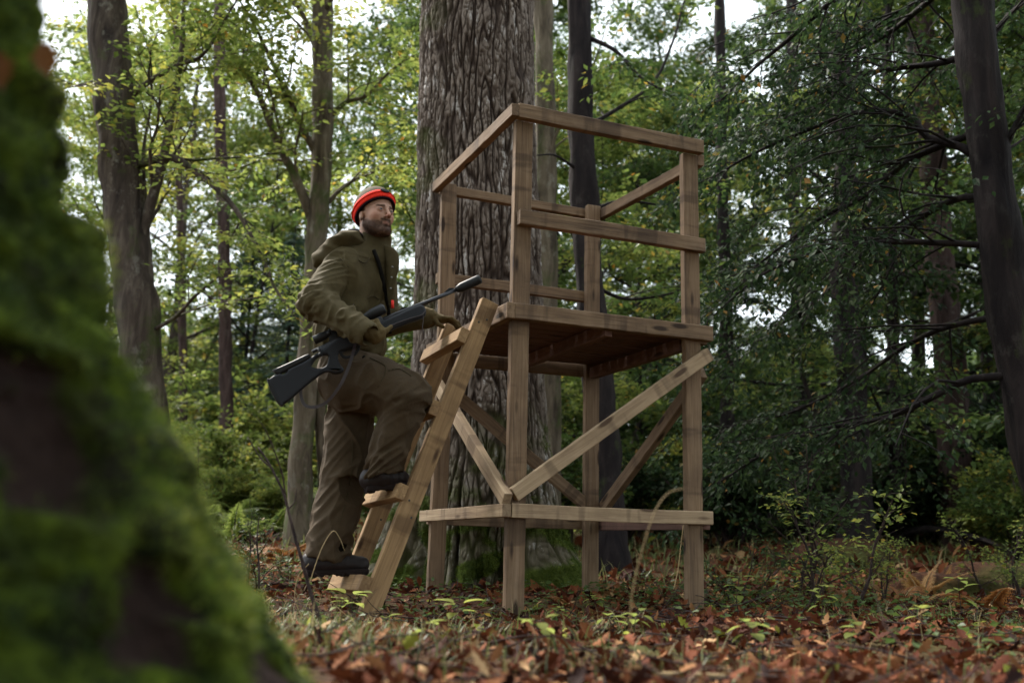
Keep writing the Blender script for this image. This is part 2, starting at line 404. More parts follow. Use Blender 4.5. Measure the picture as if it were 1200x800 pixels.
# ------------------------------------------------------------------ the big oak behind the stand
def sstep(a, b, x):
    t = np.clip((x-a)/(b-a), 0, 1); return t*t*(3-2*t)
OX, OY = -0.245, 7.30
def oak_material():
    m, nt, N, L, bs = mat_new('oak_bark')
    a = N.new('ShaderNodeAttribute'); a.attribute_name = 'tint'; b = N.new('ShaderNodeAttribute'); b.attribute_name = 'moss'
    v = coords(N, L, 'Object', (1, 1, .35)); n = noise_n(N, L, v, 46, 5, .7); n2 = noise_n(N, L, v, 15, 6, .75); n3 = noise_n(N, L, v, 3.0, 4, .6)
    r = ramp(N, [(0, (.022, .014, .011)), (.35, (.070, .052, .042)), (.75, (.155, .125, .106)), (1, (.24, .20, .172))]); L.new(a.outputs['Fac'], r.inputs[0])
    c = mixc(N, L, .75, r.outputs[0], mixc(N, L, n.outputs[0], (.35, .33, .32), (1.65, 1.6, 1.55)), 'MULTIPLY')
    m1 = N.new('ShaderNodeMath'); m1.operation = 'MULTIPLY'; L.new(maprange(N, L, n2.outputs[0], .54, .60), m1.inputs[0]); L.new(maprange(N, L, a.outputs['Fac'], .5, .85, 0, .9), m1.inputs[1])
    m1b = N.new('ShaderNodeMath'); m1b.operation = 'MULTIPLY'; L.new(m1.outputs[0], m1b.inputs[0]); L.new(maprange(N, L, n3.outputs[0], .40, .55, .15, 1), m1b.inputs[1])
    c = mixc(N, L, m1b.outputs[0], c, (.50, .47, .45))
    m2 = N.new('ShaderNodeMath'); m2.operation = 'ADD'; m2.use_clamp = True; L.new(b.outputs['Fac'], m2.inputs[0]); m2.inputs[1].default_value = 0
    mossc = mixc(N, L, n.outputs[0], (.018, .030, .006), (.10, .125, .018))
    c = mixc(N, L, m2.outputs[0], c, mossc)
    L.new(c, bs.inputs['Base Color']); bs.inputs['Roughness'].default_value = .92; bs.inputs['Specular IOR Level'].default_value = .15
    bump(N, L, n.outputs[0], .8, .012, bs); return m
M_oak = oak_material()
def oak_radius(th, z):
    r = .412+.03*sstep(4, 1.6, z)+.05*sstep(1.7, .5, z)
    fl = 0
    for t0, wd, am in ((R(-28), .42, .62), (R(-95), .30, .26), (R(-165), .48, .42), (R(80), .5, .5), (R(150), .5, .4), (R(20), .4, .3)):
        d = np.abs((th-t0+PI) % (2*PI)-PI)
        fl = fl+am*np.exp(-(d/wd)**2)*(np.exp(-np.maximum(z, -.2)/.26)*.75+.18*np.exp(-np.maximum(z, 0)/.75))
    return r+fl
def build_oak():
    tn = np.concatenate([np.linspace(-PI*1.12, PI*.12, 560), np.linspace(PI*.13, PI*.87, 90)])
    zs = np.concatenate([np.linspace(-.25, 4.9, 470), np.linspace(4.95, 11, 60)])
    T, Z = np.meshgrid(tn, zs, indexing='ij')
    rr = oak_radius(T, Z)*np.where(Z > 4.9, 1-.02*(Z-4.9), 1)
    cx = OX-.028*np.maximum(Z-1.8,0)+.01*np.sin(Z*1.3); cy = OY+.01*np.sin(Z*.9)
    q = np.stack([np.cos(T)*.44, np.sin(T)*.44, Z], -1)
    wp = q+.010*np.stack([pnoise(q, 3.), pnoise(q+5, 3.), 0*Z], -1)
    def fiss(sc, zs_, w, sh=0):
        p = wp*np.array([sc, sc, zs_])+sh
        return sstep(0, w, np.abs(pnoise(p)))
    h1 = fiss(21, 2.6, .26); h2 = fiss(38, 8.5, .26, 40); h3 = fiss(16, 15, .12, 80)
    h = h1*(.45+.55*h2)*(.6+.4*h3)
    fine = fbm(q*np.array([60, 60, 14.]), 1, 2)
    lump = fbm(q, 2.2, 2)
    burl = .035*np.exp(-(((T-R(-40))*.44/.10)**2+((Z-3.55)/.13)**2))+.05*np.exp(-(((T-R(-30))*.44/.09)**2+((Z-2.65)/.10)**2))
    h = h*(.85+.3*pnoise(q*np.array([5,5,3.])))
    h = np.clip(h,0,1)
    fold = np.abs(pnoise(np.stack([np.cos(T)*3.1, np.sin(T)*3.1, Z*.8], -1)))
    rad = rr-.13*sstep(1.25, .0, Z)*np.exp(-(fold/.13)**2)+.026*h+.004*fine+.014*lump+burl
    mz = sstep(1.55, .25, Z+.38*fbm(q, 2.4, 3)+.25*np.abs(np.sin(T*1.5+.4)))
    moss = np.clip(mz*(.35+.9*sstep(-.15, .25, fbm(q+3, 6, 2)))+.42*sstep(.1, .4, fbm(q+8, 2.0, 3))*sstep(R(-105), R(-150), T), 0, 1)
    rad = rad+.012*moss*sstep(-.2, .3, fbm(q+30, 14, 2))
    V = np.stack([cx+np.cos(T)*rad, cy+np.sin(T)*rad, Z], -1)
    V[..., 2] += ground_z(OX, OY)*0
    nt_, nz = T.shape; i, j = np.meshgrid(np.arange(nt_), np.arange(nz-1), indexing='ij'); a = i*nz+j; b = ((i+1) % nt_)*nz+j
    F = np.stack([a, b, b+1, a+1], -1).reshape(-1, 4)
    tint = np.clip(h*.92+.12*fine+.05, 0, 1)
    return V, F, tint, moss, nz
oak = thing('oak_tree', 'massive old oak with deeply furrowed grey bark and mossy roots right behind the hunting stand', 'tree', (OX, OY, 0))
V, F, tint, moss, nz = build_oak()
Vw = V.reshape(-1, 3)
link('trunk', fmesh('trunk', Vw-np.array([OX, OY, 0]), F, M_oak, True, {'tint': tint.ravel(), 'moss': moss.ravel()}), oak)

# moss cushions: thousands of short blades on the mossy places of a surface
M_moss = leafmat('moss_blades', [(0, (.018, .032, .005)), (.5, (.06, .10, .010)), (.85, (.13, .17, .018)), (1, (.20, .22, .03))], .35, .7)
def blades(P, Nn, ln, wd, rg, lean=.6, tint=None, segs=1):
    n = len(P); t = unit(np.cross(Nn, rg.normal(size=(n, 3)))); D = unit(Nn+lean*rg.normal(size=(n, 3))*.6)
    ln = np.broadcast_to(ln, (n,))[:, None]; wd = np.broadcast_to(wd, (n,))[:, None]
    V = np.stack([P-t*wd, P+t*wd, P+D*ln], 1).reshape(-1, 3)
    F = np.arange(3*n).reshape(-1, 3)
    tint = rg.random(n) if tint is None else tint
    return V, F, np.repeat(tint, 3)
def surf_normals(Vg):
    a = np.gradient(Vg, axis=0); b = np.gradient(Vg, axis=1); return unit(np.cross(a, b))
Nn = surf_normals(V).reshape(-1, 3); mw = moss.ravel()
front = (Nn[:, 1] < .35) & (Vw[:, 2] < 1.2)
pw = np.clip(mw-.35, 0, 1)**1.3*front*(oak_radius(0, 0)*0+1); pw = pw/pw.sum()
ids = rng.choice(len(Vw), 42000, p=pw); 
Pm = Vw[ids]+rng.normal(0, .006, (len(ids), 3))
tt = np.clip(.45+.5*fbm(Pm, 12, 2)+.15*rng.normal(size=len(ids)), 0, 1)
mv, mf, mt = blades(Pm, Nn[ids], rng.uniform(.008, .020, len(ids)), .0022, rng, .8, tt)
tag(link('moss', fmesh('moss', mv-np.array([OX, OY, 0]), mf, M_moss, False, {'tint': mt}), oak), kind='stuff')

# ------------------------------------------------------------------ leaning mossy trunk close to the camera on the left
def near_trunk():
    edge = [(40, -140), (62, 0), (94, 150), (130, 280), (190, 420), (238, 560), (292, 690), (362, 800), (450, 900), (560, 985)]
    E = np.array([at(px, py, 1.12) for px, py in edge]); E = E[np.argsort(E[:, 2])]
    z = np.linspace(-.12, max(1.25, E[-1, 2]), 230)
    ex = np.interp(z, E[:, 2], E[:, 0])-.068; lo = z < E[0, 2]; ex[lo] = E[0, 0]+(E[0, 2]-z[lo])*1.0
    r = .30+.22*np.exp(-np.maximum(z, 0)/.35)
    th = np.linspace(-PI, PI, 300, endpoint=False)
    T, Z = np.meshgrid(th, z, indexing='ij'); RR = r[None]+0*T
    cx = (ex-r)[None]+0*T; cy = 1.12+.10*sstep(.6, 0, Z)
    q = np.stack([cx+np.cos(T)*RR, cy+np.sin(T)*RR, Z], -1)
    l1 = fbm(q, 5, 3); l2 = fbm(q+7, 17, 2)
    moss = sstep(-1.0, -.55, .55*l1+.45*l2+.25*fbm(q+20, 2.2, 2)+.1)
    l3 = fbm(q+50, 6.5, 3); hol = sstep(-.12, -.42, l3)
    moss = moss*(1-hol)
    strk = np.exp(-(((q[..., 0]-(-.325+.5*(.25-Z)))/.020)**2))*sstep(.31, .25, Z)     # bare strip of bark
    moss = moss*(1-.9*strk)
    rad = RR-.030*hol+.034*l1+.022*l2*moss+.018*moss
    P = np.stack([cx+np.cos(T)*rad, cy+np.sin(T)*rad, Z], -1)
    n, m = T.shape; i, j = np.meshgrid(np.arange(n), np.arange(m-1), indexing='ij'); a = i*m+j; b = ((i+1) % n)*m+j
    return P, np.stack([a, b, b+1, a+1], -1).reshape(-1, 4), moss, l1, l2
P, F, moss, l1, l2 = near_trunk()
m, nt, N, L, bs = mat_new('mossy_bark')
a = N.new('ShaderNodeAttribute'); a.attribute_name = 'moss'; v = coords(N, L); n = noise_n(N, L, v, 30, 5, .7); n2 = noise_n(N, L, v, 6, 4, .6)
n4 = noise_n(N, L, v, 15, 5, .65); g_ = mixc(N, L, maprange(N, L, n4.outputs[0], .38, .64), (.012, .020, .005), (.10, .14, .012)); g_ = mixc(N, L, maprange(N, L, n2.outputs[0], .36, .50, .85, 0), g_, (.016, .013, .009)); b_ = mixc(N, L, n.outputs[0], (.010, .007, .008), (.075, .048, .040))
c = mixc(N, L, maprange(N, L, a.outputs['Fac'], .25, .6), b_, g_)
L.new(c, bs.inputs['Base Color']); bs.inputs['Roughness'].default_value = .95; bs.inputs['Specular IOR Level'].default_value = .1
bump(N, L, n.outputs[0], 1, .02, bs)
base = P.reshape(-1, 3)[:].mean(0); base[2] = 0
ntree = thing('mossy_tree', 'out of focus leaning tree trunk covered in green moss, filling the left foreground', 'tree', base)
link('trunk', fmesh('trunk', P.reshape(-1, 3)-base, F, m, True, {'moss': moss.ravel()}), ntree)
Nn = surf_normals(P).reshape(-1, 3); Pv = P.reshape(-1, 3)
pw = np.clip(moss.ravel()-.3, 0, 1)*(Nn[:, 1] < .6)*(Pv[:, 2] > -.05); pw /= pw.sum()
ids = rng.choice(len(Pv), 60000, p=pw); Pm = Pv[ids]+rng.normal(0, .003, (len(ids), 3))
tt = np.clip(.30+.9*(l1.ravel()[ids])+.5*l2.ravel()[ids]+.22*rng.normal(size=len(ids)), 0, .93)
mv, mf, mt = blades(Pm, Nn[ids], rng.uniform(.006, .020, len(ids)), .0014, rng, .8, tt)
tag(link('moss', fmesh('moss', mv-base, mf, M_moss, False, {'tint': mt}), ntree), kind='stuff')

# two dead orange leaves caught in the moss of the near trunk
Pf = P.reshape(-1, 3)
for px, py, lab in ((62, 78, 'orange dead leaf stuck on the edge of the mossy trunk near its top'), (8, 92, 'orange dead leaf on the mossy trunk at the left edge of the view')):
    ys = np.linspace(.55, 1.3, 120); L3 = np.array([at(px, py, y) for y in ys]); dm = np.array([np.min(((Pf-q)**2).sum(1)) for q in L3]); q0 = L3[np.argmax(dm < .02**2)] if (dm < .02**2).any() else L3[np.argmin(dm)]
    q0 = q0+np.array([0, -.012, 0]); t_ = np.linspace(0, 1, 9); wd_ = .015*np.sin(PI*t_**.8)*(1+.3*np.sin(t_*21)); mid = q0+np.array([[.3, -.15, -.95]])*(t_[:, None]*.05-.025); sd_ = np.array([[.95, .1, .3]])
    V_ = np.stack([mid-sd_*wd_[:, None]+np.array([0, -.006, 0]), mid, mid+sd_*wd_[:, None]+np.array([0, -.006, 0])], 1).reshape(-1, 3); F_ = np.array([(3*k, 3*k+1, 3*k+4, 3*k+3) for k in range(8)]+[(3*k+1, 3*k+2, 3*k+5, 3*k+4) for k in range(8)])
    tag(link('dead_leaf', fmesh('dead_leaf', V_-q0, F_, M_fern_dry, True, {'tint': np.full(27, .12)}), None, q0), lab, 'leaf')
# ------------------------------------------------------------------ distance-field modelling of the figure and his clothes
def surface_nets(Fd, org, h):
    s = Fd < 0; nx, ny, nz = Fd.shape
    cnt = np.zeros((nx-1, ny-1, nz-1), np.int8)
    for a in (0, 1):
        for b in (0, 1):
            for c in (0, 1): cnt += s[a:nx-1+a, b:ny-1+b, c:nz-1+c]
    mixd = (cnt > 0) & (cnt < 8); I = np.argwhere(mixd); n = len(I)
    idx = -np.ones(mixd.shape, np.int64); idx[mixd] = np.arange(n)
    acc = np.zeros((n, 3)); k = np.zeros(n)
    C = [(a, b, c) for a in (0, 1) for b in (0, 1) for c in (0, 1)]
    for p in C:
        for ax in range(3):
            if p[ax] == 0:
                q = list(p); q[ax] = 1
                fa = Fd[I[:, 0]+p[0], I[:, 1]+p[1], I[:, 2]+p[2]]; fb = Fd[I[:, 0]+q[0], I[:, 1]+q[1], I[:, 2]+q[2]]
                m = (fa < 0) != (fb < 0); t = np.where(m, fa/np.where(m, fa-fb, 1), 0)
                pt = np.tile(np.array(p, float), (n, 1)); pt[:, ax] = t
                acc[m] += pt[m]; k[m] += 1
    V = (I+acc/k[:, None])*h+org
    F = []
    for ax in range(3):
        sl0 = [slice(1, -1)]*3; sl0[ax] = slice(0, -1); sl1 = [slice(1, -1)]*3; sl1[ax] = slice(1, None)
        A = s[tuple(sl0)]; B = s[tuple(sl1)]
        E = np.argwhere(A != B)
        if not len(E): continue
        inside = A[tuple(E.T)]
        g = E+1; g[:, ax] -= 1
        o1, o2 = [(1, 2), (2, 0), (0, 1)][ax]
        d1 = np.zeros(3, int); d1[o1] = 1; d2 = np.zeros(3, int); d2[o2] = 1
        q = [idx[tuple((g-x).T)] for x in (d1+d2, d2, 0*d1, d1)]
        q = np.stack(q, -1); q[~inside] = q[~inside][:, ::-1]
        F.append(q)
    F = np.concatenate(F); F = F[(F >= 0).all(1)]
    return V, F
def grid_eval(fn, lo, hi, h, fine=None, band=.035):
    lo = np.asarray(lo, float); hi = np.asarray(hi, float)
    n = np.ceil((hi-lo)/h).astype(int)+1
    ax = [lo[i]+h*np.arange(n[i]) for i in range(3)]
    G = np.stack(np.meshgrid(*ax, indexing='ij'), -1).reshape(-1, 3)
    out = np.empty(len(G))
    for a in range(0, len(G), 400000): out[a:a+400000] = fn(G[a:a+400000])
    if fine is not None:
        m = np.abs(out) < band; out[m] += fine(G[m])
    return out.reshape(n), lo
def sdf_mesh(name, fn, lo, hi, h, mat, fine=None, attrs=None, org=None, relax=1):
    D, lo = grid_eval(fn, lo, hi, h, fine); V, F = surface_nets(D, lo, h)
    for _ in range(relax):
        acc = np.zeros_like(V); k = np.zeros(len(V))
        for i in range(4):
            np.add.at(acc, F[:, i], V[F[:, (i+1) % 4]]); np.add.at(k, F[:, i], 1)
        V = V*.5+.5*acc/np.maximum(k, 1)[:, None]
    at_ = attrs(V) if attrs else None
    return fmesh(name, V-(0 if org is None else np.asarray(org)), F, mat, True, at_)
def dist(p): return np.sqrt((p*p).sum(-1))
def cone(p, a, b, r1, r2, sc=None):
    """tapered capsule; sc = (direction, factor) flattens the section along a direction"""
    a = np.asarray(a); ab = np.asarray(b)-a; t = np.clip(((p-a)@ab)/(ab@ab), 0, 1)
    d = p-a-t[:, None]*ab
    if sc is not None:
        n, k = sc; d = d+((k-1)*(d@n))[:, None]*n
    return dist(d)-(r1+(r2-r1)*t)
def ell(p, c, R3, ax=None):
    q = p-np.asarray(c)
    if ax is not None: q = q@np.asarray(ax).T
    R3 = np.asarray(R3); k0 = dist(q/R3); k1 = dist(q/(R3*R3))
    return k0*(k0-1)/(k1+1e-9)
def box(p, c, R3, ax=None, rr=.005):
    q = p-np.asarray(c)
    if ax is not None: q = q@np.asarray(ax).T
    q = np.abs(q)-np.asarray(R3)+rr
    return dist(np.maximum(q, 0))+np.minimum(q.max(-1), 0)-rr
def smin(a, b, k=.03):
    h = np.clip(.5+.5*(b-a)/k, 0, 1); return b*(1-h)+a*h-k*h*(1-h)
def smax(a, b, k=.02): return -smin(-a, -b, k)
def limbfold(p, a, b, amp, f1, seed=0, ends=(.0, 1.), pw=1.0):
    """creases that run round a sleeve or trouser leg"""
    a = np.asarray(a); ab = np.asarray(b)-a; L_ = np.linalg.norm(ab); x = ab/L_; s = (p-a)@x
    r = p-a-s[:, None]*x; n = unit(r)
    q = np.concatenate([s[:, None]*f1+1.5*n[:, :1]-1.1*n[:, 2:], n[:, 1:]*1.0], 1)+seed
    v = pnoise(q); w = 1-np.abs(v)*2.2
    v2 = pnoise(q*np.array([1.9, 1.7, 1.7])+31)
    t = s/L_; e = (np.exp(-((t-ends[1])/.33)**2)+.8*np.exp(-((t-ends[0])/.3)**2)+.35)*(1-.75*sstep(.86, 1.02, t)*(ends[1] < .9))
    e = e*(.25+.95*sstep(-.3, .35, pnoise(p*5.5+seed)))
    return -amp*e*(1.0*(np.clip(w, 0, 1)**pw-.25)+.16*v2)

# joints, read off against the ladder he stands on
f_b = unit([.94, -.34, 0]); r_b = unit([-.34, -.94, 0]); up = np.array([0, 0, 1.])
neck = at(436, 290, 5.08); headc = at(440, 252.5, 5.03)
shR, elR, wrR = at(401, 314, 4.93), at(370, 354, 4.80), at(429, 390, 4.675)
shL, elL, wrL = at(446, 314, 5.24), at(452, 378, 5.30), at(500, 373, 5.27)
hpR, knR, anR = at(414, 449, 5.00), at(477, 463, 4.93), at(447, 556, 4.97)
hpL, knL, anL = at(413, 462, 5.18), at(406, 556, 5.15), at(382, 650, 5.10)
proot = at(388, 676, 5.08)
person = thing('person', 'bearded man in olive hunting clothes and red banded beanie climbing the ladder with a rifle', 'person', proot)

def cloth_mat(name, col, sheen=.08, fine=260):
    m, nt, N, L, bs = mat_new(name)
    v = coords(N, L); n = noise_n(N, L, v, 7, 5, .6); n2 = noise_n(N, L, v, fine, 3, .6); n3 = noise_n(N, L, v, 38, 4, .6)
    c = mixc(N, L, maprange(N, L, n.outputs[0], .3, .7), tuple(x*.78 for x in col), tuple(x*1.2 for x in col))
    c = mixc(N, L, maprange(N, L, n3.outputs[0], .35, .7, 0, .35), c, (col[0]*1.45, col[1]*1.38, col[2]*1.3))
    L.new(c, bs.inputs['Base Color']); bs.inputs['Roughness'].default_value = .85; bs.inputs['Specular IOR Level'].default_value = .2
    bs.inputs['Sheen Weight'].default_value = sheen; bs.inputs['Sheen Roughness'].default_value = .4; bs.inputs['Sheen Tint'].default_value = (*[min(1, x*5) for x in col], 1)
    ad = N.new('ShaderNodeMath'); ad.operation = 'MULTIPLY_ADD'; L.new(n3.outputs[0], ad.inputs[0]); ad.inputs[1].default_value = 2.2; L.new(n2.outputs[0], ad.inputs[2])
    bump(N, L, ad.outputs[0], .5, .0028, bs); return m
M_jack = cloth_mat('olive_cloth', (.060, .046, .020))
M_trou = cloth_mat('brown_olive_cloth', (.052, .035, .019))
M_glov = cloth_mat('glove_cloth', (.080, .056, .022))
M_lin = plain('hood_lining', (.020, .019, .026), .6, .3)

# --- jacket
tx = np.stack([f_b, -r_b, up])
ch = at(418, 338, 5.085); be = at(411, 392, 5.07)
def jacket_core(p):
    d = ell(p, ch, (.165, .215, .235), tx)
    d = smin(d, ell(p, be, (.170, .205, .215), tx), .07)
    d = smin(d, cone(p, shR+np.array([0, 0, .0]), shL, .082, .082), .06)
    d = smin(d, cone(p, neck-np.array([0, 0, .055]), neck+np.array([.015, -.005, .03]), .105, .080), .045)
    d = smax(d, -(p[:, 2]-at(410, 418, 5.05)[2]-.06*((p-be)@f_b)), .02)
    return d
def jacket_arms(p):
    a = cone(p, shR, elR, .083, .079); b = cone(p, elR, wrR, .079, .060)
    c = cone(p, shL, elL, .08, .07); e = cone(p, elL, wrL, .070, .050)
    return smin(smin(a, b, .035), smin(c, e, .03), .01)
def jacket(p):
    d = smin(jacket_core(p), jacket_arms(p), .022)
    d = smax(d, -(cone(p, wrR+(wrR-elR)*.01, wrR+(wrR-elR)*.5, .047, .052)), .006)
    d = smax(d, -cone(p, neck+np.array([.02, -.01, -.02]), neck+np.array([.025, -.01, .14]), .066, .068), .008)
    return d
def jacket_fine(p):
    ua = cone(p, shR, elR, .083, .079); fa = cone(p, elR, wrR, .079, .060); tr = jacket_core(p)
    wu = np.clip(1-np.abs(ua)/.03, 0, 1)*(ua < tr+.015); wf = np.clip(1-np.abs(fa)/.03, 0, 1)*(fa < tr+.015)
    d = wu*limbfold(p, shR, elR, .021, 19, 3, (.25, 1.0), 1.6)+wf*limbfold(p, elR, wrR, .020, 17, 11, (.0, .75), 1.6)
    wt = np.clip(1-np.abs(tr)/.03, 0, 1)*(np.minimum(ua, fa) > tr-.01)
    q = p*np.array([9, 9, 5.5]); q = q+.5*np.stack([pnoise(p, 7.), pnoise(p+9, 7.), pnoise(p+4, 7.)], -1)
    w = 1-np.abs(pnoise(q))*2.4
    d = d-wt*.022*(np.clip(w, 0, 1)**1.5-.25)
    # yoke seam that stands proud round the shoulders
    yk = (p[:, 2]-neck[2])+.095+.20*((p-neck)@f_b)*.3
    d = d-.006*sstep(-.004, .004, yk)*wt
    ab = elR-shR; arm = np.abs(((p-shR)@unit(ab))-.015); d = d+.004*np.exp(-(arm/.006)**2)*wu
    el = elL-0; c = cone(p, elL, wrL, .070, .050); d = d+np.clip(1-np.abs(c)/.03, 0, 1)*limbfold(p, elL, wrL, .007, 18, 21)
    return d
lo = np.minimum.reduce([shR, elR, wrR, shL, elL, wrL, be, ch])-np.array([.26, .24, .16]); hi = np.maximum.reduce([shR, elR, shL, elL, wrL, neck, ch])+np.array([.14, .26, .10])
lo[2] = at(410, 425, 5.05)[2]-.02
jk = link('jacket', sdf_mesh('jacket', jacket, lo, hi, .0055, M_jack, jacket_fine, None, proot, 0), person)

def hit(px, py, fn, y0=4.2, y1=5.8, off=0.0):
    """where the line of sight of that spot meets the cloth"""
    ys = np.linspace(y0, y1, 220); P = np.array([at(px, py, y) for y in ys]); d = fn(P)
    k = np.argmax(d < off); return P[k] if (d < off).any() else None
def cord(name, pxs, fn, r, mat, parent, off=.002, n=40, flat=None):
    pts = [hit(x, y, fn, off=off) for x, y in np.asarray(smooth_path([(a, b, 0) for a, b in pxs], 14))[:, :2]]
    pts = [q for q in pts if q is not None]
    if len(pts) < 3: print('MISS', name, pxs); return None
    V, F = tube(smooth_path(pts, n), r, 6)
    return link(name, MB().add(V-proot, F).mesh(name, mat), parent)
M_seam = plain('seam_thread', (.045, .033, .015), .8, .2)
jfull = lambda p: jacket(p)+0
for nm, pts in (('seam', [(398, 302), (412, 318), (420, 340), (413, 360)]), ('seam', [(401, 289), (413, 300), (427, 308), (433, 302)]),
                ('pocket_edge', [(428, 350), (438, 347), (447, 354), (449, 362)])):
    cord(nm, pts, jfull, .0028, M_seam, jk, .004)
# placket: dark gap and standing front flap with snaps
M_gap = plain('gap_shade_and_trim', (.008, .007, .006), .8, .1); M_snap = plain('snap_metal', (.20, .19, .18), .35, .5, .9); M_red = plain('red_tab', (.75, .03, .02), .6, .3)
cord('zip', [(438, 293), (445, 312), (451, 340), (456, 370), (457, 400)], jfull, .011, M_gap, jk, .012)  # black cord that puts the shade of the open front into colour
fl = np.array([at(448, 287, 5.02), at(458, 289, 4.99), at(466, 296, 4.96), at(468, 308, 4.95), at(465, 324, 4.95), at(461, 345, 4.95), at(457, 362, 4.97), at(454, 346, 5.0), at(452, 322, 5.01), at(449, 303, 5.03)])
def thick_sheet(name, poly, th, nrm, mat, parent, origin, sub=3):
    """a cloth or leather flap with real thickness and rounded rim"""
    P = smooth_path(np.vstack([poly, poly[:1]]), len(poly)*sub+1)[:-1]; c = P.mean(0); n = len(P); nrm = unit(nrm)
    rings = [c+(P-c)*s+nrm*(o*th) for s, o in ((.4, .55), (.8, .5), (.96, .38), (1, 0), (.96, -.38), (.8, -.5), (.4, -.55))]
    V = np.vstack(rings+[c[None]+nrm*.55*th, c[None]-nrm*.55*th]); F = []
    for k in range(6):
        for i in range(n): F.append((k*n+i, k*n+(i+1) % n, (k+1)*n+(i+1) % n, (k+1)*n+i))
    T = [(7*n, (i+1) % n, i) for i in range(n)]+[(7*n+1, 6*n+i, 6*n+(i+1) % n) for i in range(n)]
    return link(name, fmesh(name, V-origin, [np.array(F), np.array(T)], mat), parent)
thick_sheet('front_flap', fl, .016, [-.2, -.97, 0], M_jack, jk, proot)
for px, py in ((460, 313), (459, 325), (458, 338)):
    V, F = tube([at(px, py, 4.945), at(px, py, 4.925)], .0055, 10); link('snap', MB().add(V-proot, F).mesh('snap', M_snap), jk)
V, F = tube([at(460, 352, 4.95), at(460, 361, 4.95)], .008, 6); link('zip_pull', MB().add(V-proot, F).mesh('zip_pull', M_red), jk)
# hood lying on the shoulders, dark lining showing
hc = at(400, 297, 5.03); hd = unit(at(425, 279, 5.03)-at(372, 304, 5.03)); hn = unit(np.cross(hd, r_b)); hn = hn if hn[2] > 0 else -hn
hax = np.stack([hd, r_b, hn])
def hood(p):
    d = ell(p, hc, (.130, .150, .062), hax)
    d = smax(d, -ell(p, hc+hn*.045+hd*.045, (.105, .120, .035), hax), .012)
    d = smin(d, cone(p, at(381, 297, 5.13), at(376, 304, 5.0), .020, .026), .05)
    return smin(d, cone(p, at(376, 304, 5.0), at(392, 301, 4.92), .026, .022), .05)
def hood_fine(p): return -.009*np.clip(1-np.abs(pnoise(p*np.array([8, 8, 16.])))*2.4, -.3, 1)
link('hood', sdf_mesh('hood', hood, hc-.2, hc+.2, .006, M_jack, hood_fine, None, proot), jk)
link('hood_lining', sdf_mesh('hood_lining', lambda p: smin(ell(p, hc+hn*.034+hd*.042, (.098, .112, .030), hax), cone(p, at(384, 288, 4.99), at(418, 281, 4.97), .014, .022), .02), hc-.2, hc+.2, .006, M_lin,
     lambda p: -.006*pnoise(p*np.array([22, 22, 30.])), None, proot), jk)

# --- trousers
def legR(p): return smin(smin(cone(p, hpR, knR, .138, .110), ell(p, at(445, 447, 4.96), (.12, .12, .125)), .05), cone(p, knR, anR-unit(anR-knR)*.01, .106, .082), .03)
def legL(p): return smin(cone(p, hpL, knL, .122, .112), cone(p, knL, anL, .112, .104), .03)
def trousers(p):
    d = smin(ell(p, at(411, 440, 5.08), (.165, .190, .16), tx), legR(p), .05); d = smin(d, legL(p), .035)
    for a, k in ((anR, knR), (anL, knL)):
        x = unit(a-k); s = (p-a)@x; cut = (s-.002+.30*((p-a)@f_b)) if a is anR else s-.028
        near = dist(p-a) < .22; d = np.where(near, smax(d, cut, .008), d)
        inner = cone(p, a-x*.05, a+x*.2, .068 if a is anR else .085, .07 if a is anR else .088)
        d = np.where(near, smax(d, -inner, .006), d)
    return d
def trousers_fine(p):
    out = 0
    for a, b, r1, r2, am, f, sd, en in ((hpR, knR, .128, .106, .010, 9, 5, (.0, 1.0)), (knR, anR, .106, .082, .013, 12, 8, (.05, 1.0)), (hpL, knL, .122, .112, .009, 7, 12, (.0, 1.)), (knL, anL, .112, .104, .012, 8, 15, (.0, 1.0))):
        c = cone(p, a, b, r1, r2); w = np.clip(1-np.abs(c)/.03, 0, 1); out = out+w*limbfold(p, a, b, am*1.75, f*1.35, sd, en, 1.6)
    q = p*np.array([6, 6, 3.4])+.6*np.stack([pnoise(p, 6.), pnoise(p+9, 6.), pnoise(p+4, 6.)], -1)
    return out-.014*(np.clip(1-np.abs(pnoise(q))*2.4, 0, 1)**1.5-.25)
lo = np.minimum.reduce([hpR, anR, hpL, knL, anL])-np.array([.24, .22, .06]); hi = np.maximum.reduce([hpR, knR, hpL])+np.array([.16, .2, .16])
ts = link('trousers', sdf_mesh('trousers', trousers, lo, hi, .0055, M_trou, trousers_fine, None, proot, 0), person)
for pts in ([(431, 418), (452, 430), (444, 452), (438, 458)], [(455, 434), (468, 432), (482, 440)], [(470, 500), (456, 522), (447, 545), (440, 562)], [(413, 500), (412, 550), (402, 600), (386, 640)]):
    cord('seam', pts, trousers, .0026, M_seam, ts, .003)
V, F = tube([hit(427, 419, trousers), hit(427, 419, trousers)-np.array([0, .014, 0])], .009, 10); link('button', MB().add(V-proot, F).mesh('button', M_gap), ts)

